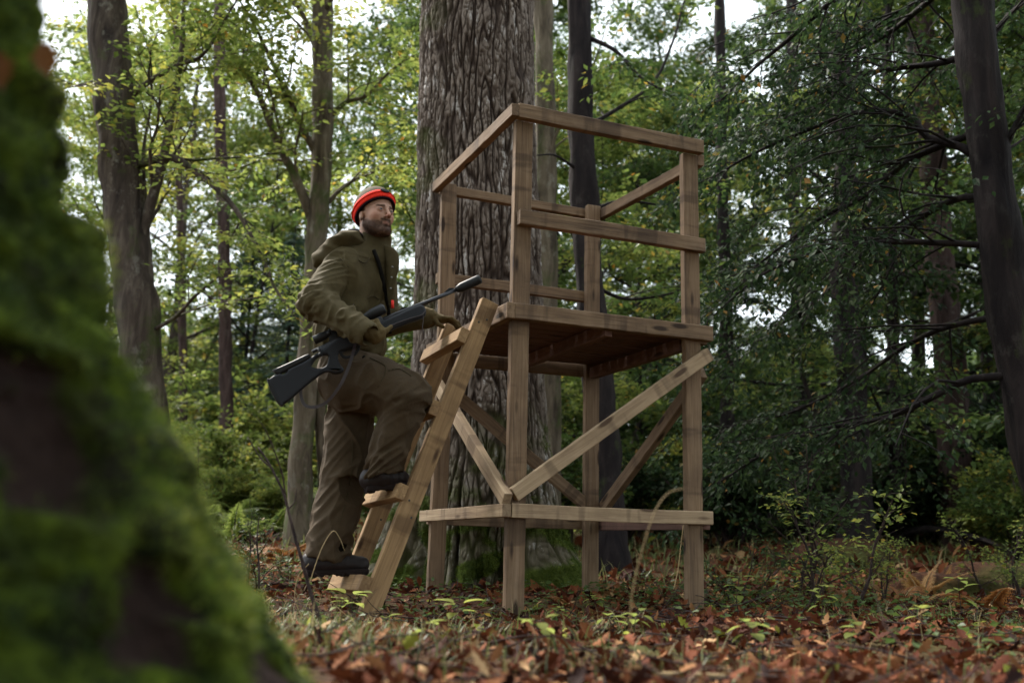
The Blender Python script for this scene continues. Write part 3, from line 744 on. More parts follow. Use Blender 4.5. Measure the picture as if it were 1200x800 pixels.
# --- boots
M_boot = plain('boot_leather', (.016, .011, .011), .5, .28, 0, 40, .5, .5); M_sole = plain('boot_sole', (.020, .014, .013), .85, .1, 0, 60, .4, .6)
def boot(heel, toe, ank, lift):
    ax_f = unit(toe-heel); sd = unit(np.cross(ax_f, up)); u2 = np.cross(sd, ax_f); A = np.stack([ax_f, sd, u2]); ln = np.linalg.norm(toe-heel)
    mid = (heel+toe)/2
    def f(p):
        d = cone(p, heel+u2*.055+ax_f*.015, toe+u2*.040-ax_f*.02, .050, .040, (sd, 1.05))
        d = smin(d, cone(p, heel+u2*.055+ax_f*.035, ank, .050, .056), .03)
        d = smin(d, ell(p, heel+u2*.055+ax_f*ln*.45, (.09, .046, .045), A), .03)
        d = smax(d, -((p-heel)@u2-.004), .004)
        cr = .0025*np.sin(((p-heel)@ax_f)*170)*np.exp(-(((p-heel)@ax_f-ln*.66)/.04)**2)
        return d+cr
    def s(p):
        q = (p-mid)@A.T; w = .048-.010*np.cos(np.clip(q[:, 0]/ln+.1, -.6, .6)*PI*2)*.5
        d = smax(np.maximum(np.abs(q[:, 1])-w, np.abs(q[:, 0])-ln/2-.012), np.abs(q[:, 2]-.004)-.0175, .008)
        tr = .004*(np.sin(q[:, 0]*190) > 0)*(q[:, 2] < -.002)
        d = smax(d, -(box(p, mid-u2*.014-ax_f*.03, (.028, .07, .010), A, .002)), .003)
        return d+tr
    b = thing_part('boot', person)
    l0, h0 = np.minimum(np.minimum(heel, toe), ank)-.09, np.maximum(np.maximum(heel, toe), ank)+.09
    o = link('boot', sdf_mesh('boot', f, l0, h0, .005, M_boot, lambda p: -.002*pnoise(p, 40), None, proot), person)
    link('sole', sdf_mesh('sole', s, l0, h0, .0045, M_sole, None, None, proot, 0), o)
    for k in range(3):
        c = heel+ax_f*(ln*(.42+.1*k))+u2*(.098-.012*k); V, F = tube([c-sd*.022, c+u2*.006, c+sd*.022], .0028, 5); link('lace', MB().add(V-proot, F).mesh('lace', M_gap), o)
def thing_part(*a): return None
boot(at(431, 575, 4.97), at(476, 570, 5.02), anR, 0)
boot(at(361, 673, 5.06), at(428, 671, 5.13), anL, 0)

# --- head and neck
PHI = R(47); hf = np.array([math.cos(PHI), -math.sin(PHI), .09]); hf = unit(hf); hl = unit(np.cross(up, hf)); hu = np.cross(hf, hl)
HA = np.stack([hf, hl, hu]); HS = 1.06
def loc(p): return (p-headc)@HA.T/HS
def head_l(q):
    B = lambda F_, L_, U_: np.array([F_, L_, U_], float)
    d = ell(q, B(-.012, 0, .036), (.098, .077, .088))
    d = smin(d, ell(q, B(.030, 0, -.035), (.058, .056, .082)), .03)
    q2 = q.copy(); q2[:, 1] = np.abs(q2[:, 1])
    d = smin(d, cone(q2, B(.0, .056, -.058), B(.066, .020, -.100), .015, .016), .025)
    d = smin(d, ell(q, B(.072, 0, -.100), (.020, .021, .018)), .018)
    d = smin(d, ell(q2, B(.052, .040, -.024), (.024, .020, .020)), .025)
    d = smin(d, cone(q2, B(.084, .012, .016), B(.068, .042, .014), .009, .006), .016)
    d = smax(d, -ell(q2, B(.096, .031, -.002), (.020, .017, .0125)), .010)
    d = smin(d, cone(q, B(.086, 0, .008), B(.109, 0, -.032), .0065, .0088), .010)
    d = smin(d, ell(q2, B(.097, .0105, -.037), (.010, .0062, .0062)), .006)
    d = smax(d, -ell(q2, B(.103, .0075, -.046), (.006, .0035, .004)), .003)
    d = smin(d, cone(q2, B(.0895, 0, -.0590), B(.078, .018, -.0645), .0052, .0028), .006)
    d = smin(d, cone(q2, B(.0875, 0, -.0690), B(.077, .016, -.0680), .0060, .003), .006)
    d = smax(d, -cone(q2, B(.0965, 0, -.0642), B(.084, .019, -.0668), .0016, .001), .003)
    d = smax(d, -ell(q, B(.098, 0, -.082), (.012, .018, .006)), .008)
    d = smin(d, ell(q2, B(-.012, .074, -.014), (.014, .007, .026)), .006)
    d = smin(d, smax(ell(q2, B(.0745, .031, -.002), (.0150, .0165, .0145)), -ell(q2, B(.094, .031, -.0025), (.012, .0125, .0036)), .003), .003)
    return d
def head(p):
    d = head_l(loc(p))*HS
    nk = cone(p, headc-hf*.028-up*.06, neck-up*.05+np.array([.0, 0, 0]), .060, .064)
    d = smin(d, nk, .03)
    return smin(d, ell(p, neck-up*.13, (.08, .10, .06)), .04)
def face_attr(V):
    q = loc(V); F_, L_, U_ = q.T; aL = np.abs(L_)
    nz = fbm(q, 60, 2)
    skin = np.array([.43, .25, .18]); col = np.tile(skin, (len(V), 1))
    def mixin(w, c):
        nonlocal col
        w = np.clip(w, 0, 1)[:, None]; col = col*(1-w)+np.array(c)*w
    mixin(.45*np.exp(-((F_-.062)/.02)**2-((aL-.045)/.02)**2-((U_+.03)/.02)**2), (.50, .19, .14))
    mixin(.5*np.exp(-((U_+.036)/.012)**2)*(F_ > .095), (.50, .20, .15))
    jaw = sstep(-.043, -.064, U_-.42*(.055-F_)*(F_ < .055)+.006*nz)*sstep(-.035, -.005, F_)
    mou = np.exp(-((U_+.050)/.008)**2)*(F_ > .075)*sstep(.034, .024, aL)
    beard = np.maximum(jaw*(1-.75*np.exp(-((U_+.066)/.0065)**2)*sstep(.024, .017, aL)*(F_ > .07)), mou)
    under = U_ < -.112
    mixin(beard*(.78+.12*nz)*(1-.3*under), (.040, .021, .013))
    mixin(.9*np.exp(-((U_-.0165-.06*(.032-aL)*0)/.0048)**2)*(aL > .012)*(aL < .050)*(F_ > .05), (.060, .032, .020))
    mixin(.85*np.exp(-((U_+.0655)/.0052)**2)*sstep(.018, .012, aL)*(F_ > .078), (.27, .11, .09))
    mixin(.8*((dist(q*np.array([1, 0, 1])+np.array([0, 0, 0])) > 9)), skin)
    mixin(.75*np.exp(-((U_-.0028)/.0022)**2-((aL-.031)/.013)**4)*(F_ > .06), (.035, .018, .014))
    mixin(.35*np.exp(-((aL-.031)/.016)**2-((U_+.004)/.012)**2)*(F_ > .06), (.20, .09, .07))
    mixin(sstep(.022, .004, F_)*(U_ > .004)*(U_ < .2), (.05, .028, .016))
    return {'col': col}
m, nt, N, L, bs = mat_new('skin')
a = N.new('ShaderNodeAttribute'); a.attribute_name = 'col'; v = coords(N, L); n = noise_n(N, L, v, 240, 3, .6); n2 = noise_n(N, L, v, 26, 3)
L.new(mixc(N, L, .25, a.outputs['Color'], mixc(N, L, n2.outputs[0], (.75, .7, .7), (1.2, 1.2, 1.2)), 'MULTIPLY'), bs.inputs['Base Color'])
bs.inputs['Roughness'].default_value = .55; bs.inputs['Specular IOR Level'].default_value = .22; bs.inputs['Subsurface Weight'].default_value = .06; bs.inputs['Subsurface Radius'].default_value = (.01, .004, .002); bs.inputs['Subsurface Scale'].default_value = .4
bump(N, L, n.outputs[0], .25, .001, bs); M_skin = m
body = link('body', sdf_mesh('body', head, headc-np.array([.16, .16, .34]), headc+np.array([.16, .15, .15]), .0031, M_skin, None, face_attr, proot, 1), person)
# short beard, brows and nape hair as single strands
_rgb = np.random.default_rng(44)
bv = np.empty(len(body.data.vertices)*3, np.float32); body.data.vertices.foreach_get('co', bv); bv = bv.reshape(-1, 3)+proot
qv = loc(bv); F_, L_, U_ = qv.T; aL = np.abs(L_)
wb = sstep(-.045, -.062, U_+.006-.42*(.055-F_)*(F_ < .055))*sstep(-.022, .008, F_)*(U_ > -.125)*(1-.9*np.exp(-((U_+.066)/.0065)**2)*sstep(.024, .015, aL)*(F_ > .07))
wb = np.maximum(wb, 1.1*np.exp(-((U_+.050)/.0065)**2)*(F_ > .075)*(aL < .030))
brow = np.exp(-((U_-.0165)/.0040)**2)*(aL > .012)*(aL < .047)*(F_ > .05)
wt_ = wb+2.2*brow; sel = _rgb.choice(len(bv), 8500, p=wt_/wt_.sum()); P0 = bv[sel]+_rgb.normal(0, .0011, (8500, 3))
e_ = .0015; G = np.stack([head(P0+np.eye(3)[i]*e_)-head(P0-np.eye(3)[i]*e_) for i in range(3)], -1); G = unit(G)
dn_ = np.where((brow[sel] > .3)[:, None], np.sign(L_[sel])[:, None]*hl*1.2, -hu*.8+hf*.15); D_ = unit(G*.55+dn_+.3*_rgb.normal(size=(8500, 3)))
ln_ = np.where(brow[sel] > .3, .0045, .0065)*_rgb.uniform(.5, 1.2, 8500); sdv = unit(np.cross(D_, G))*.00036
Vb = np.stack([P0-sdv, P0+sdv, P0+D_*ln_[:, None]], 1).reshape(-1, 3)
M_hair = plain('short_beard_hair', (.030, .015, .009), .7, .12)
tag(link('beard', fmesh('beard', Vb-proot, np.arange(25500).reshape(-1, 3), M_hair, False), person), kind='stuff')
M_eye = plain('eye_white', (.12, .10, .095), .3, .3); M_iris = plain('iris', (.014, .018, .018), .4, .3); M_pup = plain('pupil', (.004, .004, .004), .1, .6)  # eye white darkened: shade of the lids put into its colour
def ball(c, r, sc=(1, 1, 1), ax=HA, nu=16, nv=10):
    u = np.linspace(0, 2*PI, nu, endpoint=False); w = np.linspace(0, PI, nv)
    U_, W_ = np.meshgrid(u, w, indexing='ij'); q = np.stack([np.cos(W_), np.sin(W_)*np.cos(U_), np.sin(W_)*np.sin(U_)], -1).reshape(-1, 3)*r*np.array(sc)
    i, j = np.meshgrid(np.arange(nu), np.arange(nv-1), indexing='ij'); a = i*nv+j; b = ((i+1) % nu)*nv+j
    return c+q@ax, np.stack([a, b, b+1, a+1], -1).reshape(-1, 4)
for s_ in (-1, 1):
    c = headc+HS*(np.array([.0765, .031*s_, -.0015])@HA)
    V, F = ball(c, .0125); e = link('eye', MB().add(V-proot, F).mesh('eye', M_eye), body)
    g = unit(hf*.93+unit([1, .1, .25])*.34)
    V, F = ball(c+g*.0085, .0058, (.8, 1, 1)); link('iris', MB().add(V-proot, F).mesh('iris', M_iris), e)
    V, F = ball(c+g*.0118, .0026, (.6, 1, 1)); link('pupil', MB().add(V-proot, F).mesh('pupil', M_pup), e)
# --- beanie: knitted crown, red turned-up band, dark rim
M_hat = cloth_mat('knit_olive', (.075, .055, .033), .1, 400); M_band = plain('knit_red', (.82, .028, .012), .8, .2, 0, 300, .25, .6); M_rim = plain('knit_dark', (.012, .007, .010), .9, .05, 0, 300, .3, .5)
M_badge = plain('badge_black', (.010, .009, .010), .6, .15)
HC = np.array([-.010, 0, .030]); HR = np.array([.1085, .0885, .112])
tiltn = unit(np.array([-.40, 0, .915]))          # the band rides high on the forehead, low on the nape
def hatband(name, t0, t1, grow, mat, parent, bulge=.0, rib=0, nu=160, nv=14):
    """ring of knit between two heights measured along the tilted axis (t in -1..1)"""
    u = np.linspace(0, 2*PI, nu, endpoint=False); e1 = unit(np.cross(tiltn, [0, 1, 0])); e2 = np.cross(tiltn, e1)
    rows = []
    prof = [(t0+(t1-t0)*k/(nv-1), grow+bulge*math.sin(PI*k/(nv-1))**.5) for k in range(nv)]
    prof = [(t0, -.006)]+prof+[(t1, -.004)]
    for t, g in prof:
        rr = math.sqrt(max(0, 1-t*t)); q = tiltn*t+rr*(np.cos(u)[:, None]*e1+np.sin(u)[:, None]*e2)
        n_ = unit(q/HR); rows.append(HC+q*HR+n_*(g+rib*np.sin(u*44)[:, None]))
    V = np.vstack(rows); m_ = len(rows); i = np.arange(m_-1)[:, None]*nu; j = np.arange(nu)[None]; k = (j+1) % nu
    F = np.stack([i+j, i+k, i+nu+k, i+nu+j], -1).reshape(-1, 4)
    return link(name, fmesh(name, headc+HS*V@HA-proot, F, mat), parent)
hat = hatband('beanie', -.02, .995, .001, M_hat, person, .003, .0007, 176, 30)
hatband('band', -.12, .27, .0045, M_band, hat, .0035, .0009)
hatband('fold_line', .065, .09, .0115, M_band, hat, .0018)
hatband('rim', -.21, -.11, .0010, M_rim, hat, .0035, .0008)
tb = .13; dirb = unit(np.cross(tiltn, [0, 1, 0])); dirb = dirb if dirb[0] > 0 else -dirb
ang = R(-6); rb = math.sqrt(1-tb*tb); qb = tiltn*tb+rb*(math.cos(ang)*dirb+math.sin(ang)*np.array([0, 1, 0])); nb_ = unit(qb/HR)
pb = headc+HS*((HC+qb*HR+nb_*.0115)@HA); nbw = nb_@HA; sdw = unit(np.cross(hu, nbw)); upw = np.cross(nbw, sdw)
poly = np.array([pb+sdw*.026*math.cos(a_)+upw*.0125*math.sin(a_) for a_ in np.linspace(0, 2*PI, 12, endpoint=False)])
thick_sheet('badge', poly, .006, nbw, M_badge, hat, proot)

# --- gloves: palm and five bent fingers each
def finger(p, pts, r): 
    d = cone(p, pts[0], pts[1], r[0], r[1])
    for k in range(1, len(pts)-1): d = smin(d, cone(p, pts[k], pts[k+1], r[k], r[min(k+1, len(r)-1)]), .004)
    return d
# right glove: wraps the receiver of the rifle from the near side
pR = at(440, 391, 4.715); axr = unit(at(563, 328, 4.90)-at(330, 452, 4.78)); prf = unit(np.cross(axr, [0, 1, 0])); prf = prf if prf[2] > 0 else -prf
def gloveR(p):
    d = ell(p, pR, (.050, .022, .048), np.stack([axr, [0, 1, 0], prf]))
    d = smin(d, cone(p, wrR-unit(wrR-elR)*.05, pR-axr*.01, .040, .034), .02)
    for k, (s_, ln, r_) in enumerate(((.036, .95, .0105), (.014, 1.05, .011), (-.008, 1.0, .0108), (-.029, .85, .0095))):
        a_ = pR+axr*s_+prf*.022+np.array([0, -.006, 0])
        d = smin(d, finger(p, [a_, a_+prf*.034*ln+np.array([0, .012, 0]), a_+prf*.042*ln+np.array([0, .042*ln, 0]), a_+prf*.026*ln+np.array([0, .062*ln, 0])], [r_+.001, r_, r_*.95, r_*.85]), .004)
    a_ = pR+axr*.020-prf*.014
    d = smin(d, finger(p, [a_, a_+axr*.034+prf*.004+np.array([0, .004, 0]), a_+axr*.058+prf*.012+np.array([0, .014, 0])], [.015, .012, .010]), .006)
    return d
link('glove', sdf_mesh('glove', gloveR, pR-.14, pR+.14, .0042, M_glov, lambda p: -.003*pnoise(p, 45), None, proot), person)
pL = at(511, 373, 5.285); dL = unit(at(545, 379, 5.30)-at(500, 370, 5.27)); sL = np.array([0, 1., 0]); uL = np.cross(dL, sL); uL = uL if uL[2] > 0 else -uL
def gloveL(p):
    d = ell(p, pL, (.056, .046, .026), np.stack([dL, sL, uL]))
    d = smin(d, cone(p, wrL-(wrL-elL)*.2, pL-dL*.02, .046, .034, (uL, 1.15)), .02)
    d = smin(d, cone(p, at(499, 371, 5.27), at(503, 372, 5.27), .050, .048), .01)
    for s_, ln, r_, dz in ((-.036, .95, .0105, .0), (-.012, 1.06, .0112, .003), (.012, 1.0, .0108, .001), (.034, .82, .0095, -.002)):
        a_ = pL+dL*.042+sL*s_+uL*(.004+dz)
        d = smin(d, finger(p, [a_, a_+dL*.040*ln+uL*.004, a_+dL*.072*ln-uL*.010, a_+dL*.088*ln-uL*.034*ln], [r_+.002, r_, r_*.95, r_*.85]), .004)
    a_ = pL-dL*.004-sL*.036-uL*.012
    d = smin(d, finger(p, [a_, a_+dL*.022-sL*.012-uL*.026, a_+dL*.052-sL*.006-uL*.034], [.016, .0125, .0105]), .008)
    return d
link('glove', sdf_mesh('glove', gloveL, pL-.15, pL+.16, .0042, M_glov, lambda p: -.003*pnoise(p, 45), None, proot), person)

# ------------------------------------------------------------------ rifle
rA, rB = at(330, 450, 4.765), at(560, 330, 4.935)
e1 = unit((rB-rA)*np.array([1, 1, 0])); e2 = up; en = np.cross(e1, e2)       # the plane the rifle hangs in
if en[1] > 0: en = -en
rorg = at(395, 418, 4.79)
def onpl(px, py):
    a_, b_ = at(px, py, 1.0), at(px, py, 9.0); d_ = b_-a_; t = ((rorg-a_)@en)/(d_@en); q = a_+d_*t-rorg
    return np.array([q@e1, q@e2])
def slab(name, outline, thick, bev, mat, parent, hole=None, shift=0., origin=None, smooth=2):
    cu = bpy.data.curves.new(name, 'CURVE'); cu.dimensions = '2D'; cu.fill_mode = 'BOTH'
    for ol in [outline]+([hole] if hole else []):
        pts = np.array([onpl(*q) for q in ol]); sp = cu.splines.new('POLY')
        if smooth > 1: pts = smooth_path(np.column_stack([np.vstack([pts, pts[:1]]), np.zeros(len(pts)+1)]), len(pts)*smooth+1)[:-1, :2]
        sp.points.add(len(pts)-1); sp.use_cyclic_u = True
        for s_, q in zip(sp.points, pts): s_.co = (q[0], q[1], 0, 1)
    cu.extrude = max(1e-4, thick/2-bev); cu.bevel_depth = bev; cu.bevel_resolution = 3; cu.offset = -bev*.8
    to = bpy.data.objects.new('tmp', cu); S.collection.objects.link(to); dg = bpy.context.evaluated_depsgraph_get(); dg.update()
    me = bpy.data.meshes.new_from_object(to.evaluated_get(dg)); bpy.data.objects.remove(to); bpy.data.curves.remove(cu)
    A = Matrix(((e1[0], e2[0], -en[0], 0), (e1[1], e2[1], -en[1], 0), (e1[2], e2[2], -en[2], 0), (0, 0, 0, 1)))
    me.transform(Matrix.Translation([float(v) for v in (rorg+en*shift-origin)]) @ A); me.materials.clear(); me.materials.append(mat); me.name = name
    return link(name, me, parent)
def on3(px, py, sh=0.): q = onpl(px, py); return rorg+e1*q[0]+e2*q[1]+en*sh
ro = on3(345, 447)
rifle = thing('rifle', 'black synthetic stocked hunting rifle with scope and silencer held under his arm', 'rifle', ro)
M_stock = plain('stock_polymer', (.014, .015, .019), .6, .28, 0, 500, .15, .25); M_steel = plain('blued_steel', (.045, .045, .05), .28, .5, .75); M_blk = plain('matt_black', (.008, .008, .009), .5, .3); M_glass = plain('scope_glass', (.02, .02, .05), .05, .9)
st = slab('stock', [(314.5, 446), (321, 441), (328, 438.5), (331, 439.5), (337, 437), (338, 433.5), (350, 428), (361, 422), (372, 414.5), (384, 406), (396, 398), (404, 396), (414, 392), (425, 388), (432, 392), (426, 402), (412, 408), (401, 411), (396, 414), (396, 422), (399, 429), (402.5, 433.5), (398, 437), (390, 437.5), (384, 434.5), (377, 437.5), (364, 447), (350, 459), (331, 474.5), (326, 470), (320, 458)],
     .046, .012, M_stock, rifle, [(364, 430), (368, 422), (375, 417), (383, 415.5), (385.5, 419), (384, 427), (379, 431.5), (370, 432.5)], 0, ro)
slab('cheek_rest', [(320, 434), (334, 428), (350, 420.5), (361, 415.5), (363.5, 418), (359, 422.5), (345, 429.5), (332, 436.5), (325, 439)], .040, .010, M_blk, st, None, 0, ro)
slab('butt_pad', [(313, 445.5), (315.6, 444.6), (321, 456.5), (327, 468.5), (332, 474), (329.5, 476), (324, 470), (317.5, 458)], .048, .004, M_blk, st, None, 0, ro)
slab('forend', [(428, 391), (440, 384), (449, 376.5), (465, 369.5), (480, 362.5), (492, 358), (497, 361), (498.5, 367), (494.5, 373), (478, 378.5), (462, 385), (446, 392.5), (436, 397.5), (430, 397)], .048, .014, M_stock, rifle, None, 0, ro)
slab('receiver', [(372, 410), (392, 397.5), (420, 383), (446, 371), (450, 377), (430, 388), (404, 400), (384, 411), (375, 414)], .036, .006, M_steel, rifle, None, 0, ro, 1)
slab('trigger_guard', [(397, 412), (410, 407), (420, 404), (422, 408), (417, 416), (408, 420), (401, 419)], .014, .003, M_blk, rifle, [(400.5, 413), (410, 409.3), (417.5, 407.5), (417.5, 410), (413, 415), (407, 417), (403, 416.5)], 0, ro)
def rtube(name, pts, rad, mat, parent, sides=20, sh=0.):
    V, F = tube([on3(x, y, sh) for x, y in pts], np.array(rad), sides); me = MB().add(V-ro, F).mesh(name, mat)
    return link(name, me, parent)
bl = rtube('barrel', [(440, 379), (470, 366), (500, 354), (537, 338.5)], [.014, .0120, .0105, .0098], M_steel, rifle)
rtube('silencer', [(534.5, 339.6), (535.5, 339.2), (540, 337.3), (541, 336.8), (560, 328), (562.5, 326.8), (563, 326.6)], [.011, .016, .0225, .0235, .0235, .0225, .014], M_blk, bl)
rtube('muzzle', [(563, 326.6), (563.6, 326.3)], [.008, .006], M_gap, bl)
slab('front_sight', [(521, 342.3), (526, 337.6), (531, 337.4), (533.5, 339), (526, 342)], .010, .001, M_blk, bl, None, 0, ro, 1)
slab('rear_sight', [(468, 363.5), (471, 360.2), (477, 360.2), (481, 360.5), (478, 363)], .012, .001, M_blk, bl, None, 0, ro, 1)
sc = rtube('scope', [(367.5, 399), (368, 398.8), (377, 394.6), (380, 393), (386, 390), (404, 382), (420, 375.5), (427, 372.2), (436, 368), (449, 361.8), (450, 361.2)], [.013, .021, .021, .019, .0155, .015, .015, .016, .0262, .0268, .024], M_blk, rifle)
rtube('lens', [(450, 361.3), (450.6, 361)], [.023, .019], M_glass, sc)
V, F = tube([on3(399, 384, .0), on3(396.5, 376.5, .0)], [.013, .012], 16); link('turret', MB().add(V-ro, F).mesh('turret', M_blk), sc)
V, F = tube([on3(386, 391, .012), on3(385, 391.5, .030)], [.011, .011], 16); link('turret', MB().add(V-ro, F).mesh('turret', M_blk), sc)
for px, py, qx, qy in ((389, 389.5, 391, 398), (418, 376, 421, 384)):
    slab('scope_mount', [(px-4, py-3), (px+4, py-6), (qx+5, qy-1), (qx-5, qy+3)], .034, .004, M_blk, rifle, None, 0, ro, 1)
bo = rtube('bolt', [(366, 412.5), (378, 406.5), (394, 398.5)], [.0085, .0085, .0085], M_steel, rifle, 14, .006)
V, F = tube([on3(372, 409, .01), on3(374, 411, .035), on3(375, 417, .048)], [.006, .0055, .006], 8); link('bolt_handle', MB().add(V-ro, F).mesh('bolt_handle', M_blk), bo)
V, F = ball(on3(375.2, 417.6, .05), .0105, ax=np.eye(3)); link('bolt_knob', MB().add(V-ro, F).mesh('bolt_knob', M_blk), bo)
# sling hanging in a loop below the stock, and its cord along the forend
M_sling = plain('sling_leather', (.028, .018, .020), .5, .5)
def sling(name, pts, w, th, mat, par):
    P = smooth_path([on3(x, y, s_) for x, y, s_ in pts], 60); T = unit(np.gradient(P, axis=0)); Bn = np.tile(en, (60, 1)); Nn_ = np.cross(T, Bn)
    V = np.stack([P+Bn*w/2+Nn_*th/2, P-Bn*w/2+Nn_*th/2, P-Bn*w/2-Nn_*th/2, P+Bn*w/2-Nn_*th/2], 1).reshape(-1, 3)
    i = np.arange(59)[:, None]*4; j = np.arange(4)[None]; k = (j+1) % 4
    F = np.stack([i+j, i+k, i+4+k, i+4+j], -1).reshape(-1, 4)
    return link(name, fmesh(name, V-ro, F, mat, False), par)
sg = sling('sling', [(352.5, 456, 0), (353, 465, 0), (357, 474.5, .01), (366, 477.5, .02), (378, 475, .03), (388, 467, .045), (399, 452, .06), (407, 435, .06), (412, 420, .055), (415, 408, .045), (417, 398, .03)], .007, .015, M_sling, rifle)
rtube('swivel', [(352, 452), (352.5, 457)], [.006, .006], M_blk, rifle, 8)
V, F = tube(smooth_path([on3(445, 390, .028), on3(462, 381, .030), on3(480, 374.5, .028), on3(493, 370.5, .026), on3(498, 365, .02)], 24), .0028, 6); link('sling_cord', MB().add(V-ro, F).mesh('sling_cord', M_sling), rifle)
V, F = tube(smooth_path([on3(495, 368, .022), on3(495.5, 376, .02), on3(494.5, 384, .02), on3(496, 392, .02)], 14), .0022, 5); link('hanging_cord', MB().add(V-ro, F).mesh('hanging_cord', M_sling), rifle)
# ------------------------------------------------------------------ leaves and branches
def leaf_quads(P, D, Nrm, ln, wd, tint):
    """rhombic leaves, folded along the midrib: base, side, tip, side"""
    n = len(P); D = unit(D); Sd = unit(np.cross(Nrm, D)); Nn_ = np.cross(D, Sd)
    ln = np.broadcast_to(ln, (n,))[:, None]; wd = np.broadcast_to(wd, (n,))[:, None]
    V = np.stack([P, P+D*ln*.45+Sd*wd+Nn_*wd*.25, P+D*ln, P+D*ln*.45-Sd*wd+Nn_*wd*.25], 1).reshape(-1, 3)
    return V, np.arange(4*n).reshape(-1, 4), np.repeat(np.clip(tint, 0, 1), 4)
class Foliage:
    def __init__(s): s.P = []; s.D = []; s.N = []; s.T = []; s.S = []
    def twig(s, path, rg, n, size, droop=.15, spread=.6, tint=.5, tv=.18, plane=None):
        """leaves along both sides of a twig, lying roughly in one spray"""
        k = rg.integers(0, len(path)-1, n); f = rg.random(n)[:, None]
        p = path[k]*(1-f)+path[k+1]*f; d = unit(path[k+1]-path[k])
        nr = unit((plane if plane is not None else np.array([0, 0, 1.]))+.35*rg.normal(size=(n, 3)))
        sd = unit(np.cross(nr, d))*np.where(rg.random(n) < .5, 1, -1)[:, None]
        D = unit(d*.6+sd*.9+np.array([0, 0, -droop])+.25*rg.normal(size=(n, 3)))
        s.P.append(p+sd*rg.uniform(0, spread, n)[:, None]*size*2+rg.normal(0, size*spread*.8, (n, 3))); s.D.append(D); s.N.append(nr)
        s.T.append(tint+tv*rg.normal(size=n)); s.S.append(size*rg.uniform(.45, 1.45, n))
    def mesh(s, name, mat, org=(0, 0, 0), wratio=.30, accent=.012, rg=rng):
        P, D, N_, T, Z = (np.concatenate(x) for x in (s.P, s.D, s.N, s.T, s.S))
        T = np.where(rg.random(len(T)) < accent, rg.uniform(.93, 1, len(T)), np.clip(T, 0, .9))
        V, F, t = leaf_quads(P-np.asarray(org), D, N_, Z, Z*wratio, T)
        return fmesh(name, V, F, mat, False, {'tint': t})
def wander(p0, d0, ln, n, rg, wob=.12, bend=(0, 0, 0)):
    d = unit(np.asarray(d0, float)); P = [np.asarray(p0, float)]; st = ln/(n-1)
    for _ in range(n-1):
        d = unit(d+wob*rg.normal(size=3)+np.asarray(bend)*st); P.append(P[-1]+d*st)
    return np.array(P)
def dress(wood, fol, limb, r0, rg, n2=8, l2=1.2, n3=5, l3=.5, leaves=14, size=.09, droop=.25, flat=.5, t0=.15, tint=.5, up_=.1, sides=5):
    """side branches and twigs with leaf sprays along one limb"""
    L_ = len(limb)-1
    for a in range(n2):
        t = t0+(1-t0)*(a+rg.random()*.8)/n2; k = min(int(t*L_), L_-1); p = limb[k]+(limb[k+1]-limb[k])*(t*L_-k); d = unit(limb[min(k+1, L_)]-limb[max(k-1, 0)])
        sd = unit(np.cross(d, [0, 0, 1.]))*(1 if a % 2 else -1)
        dd = unit(d*.75+sd*rg.uniform(.5, 1)+np.array([0, 0, up_])+flat*.4*rg.normal(size=3)*np.array([1, 1, .6]))
        b = wander(p, dd, l2*rg.uniform(.55, 1.25)*(1.15-.5*t), 6, rg, .14, (0, 0, -droop)); rb_ = max(.005, r0*.45*(1.1-t))
        V, F = tube(b, np.linspace(rb_, rb_*.3, 6), sides if sides < 5 else 4, False); wood.add(V, F)
        tn_ = tint+.13*rg.normal()
        for c in range(n3):
            t2 = .2+.8*(c+rg.random()*.8)/n3; k2 = min(int(t2*5), 4); q = b[k2]+(b[k2+1]-b[k2])*(t2*5-k2); d2 = unit(b[k2+1]-b[k2]); s2 = unit(np.cross(d2, [0, 0, 1.]))*(1 if c % 2 else -1)
            g = wander(q, d2*.7+s2*.8+.2*rg.normal(size=3)*np.array([1, 1, .5]), l3*rg.uniform(.6, 1.3), 4, rg, .15, (0, 0, -droop*2))
            V, F = tube(g, np.linspace(rb_*.4, rb_*.12, 4), 3, False); wood.add(V, F)
            fol.twig(g, rg, leaves, size, droop, .5, tn_+.07*rg.normal())
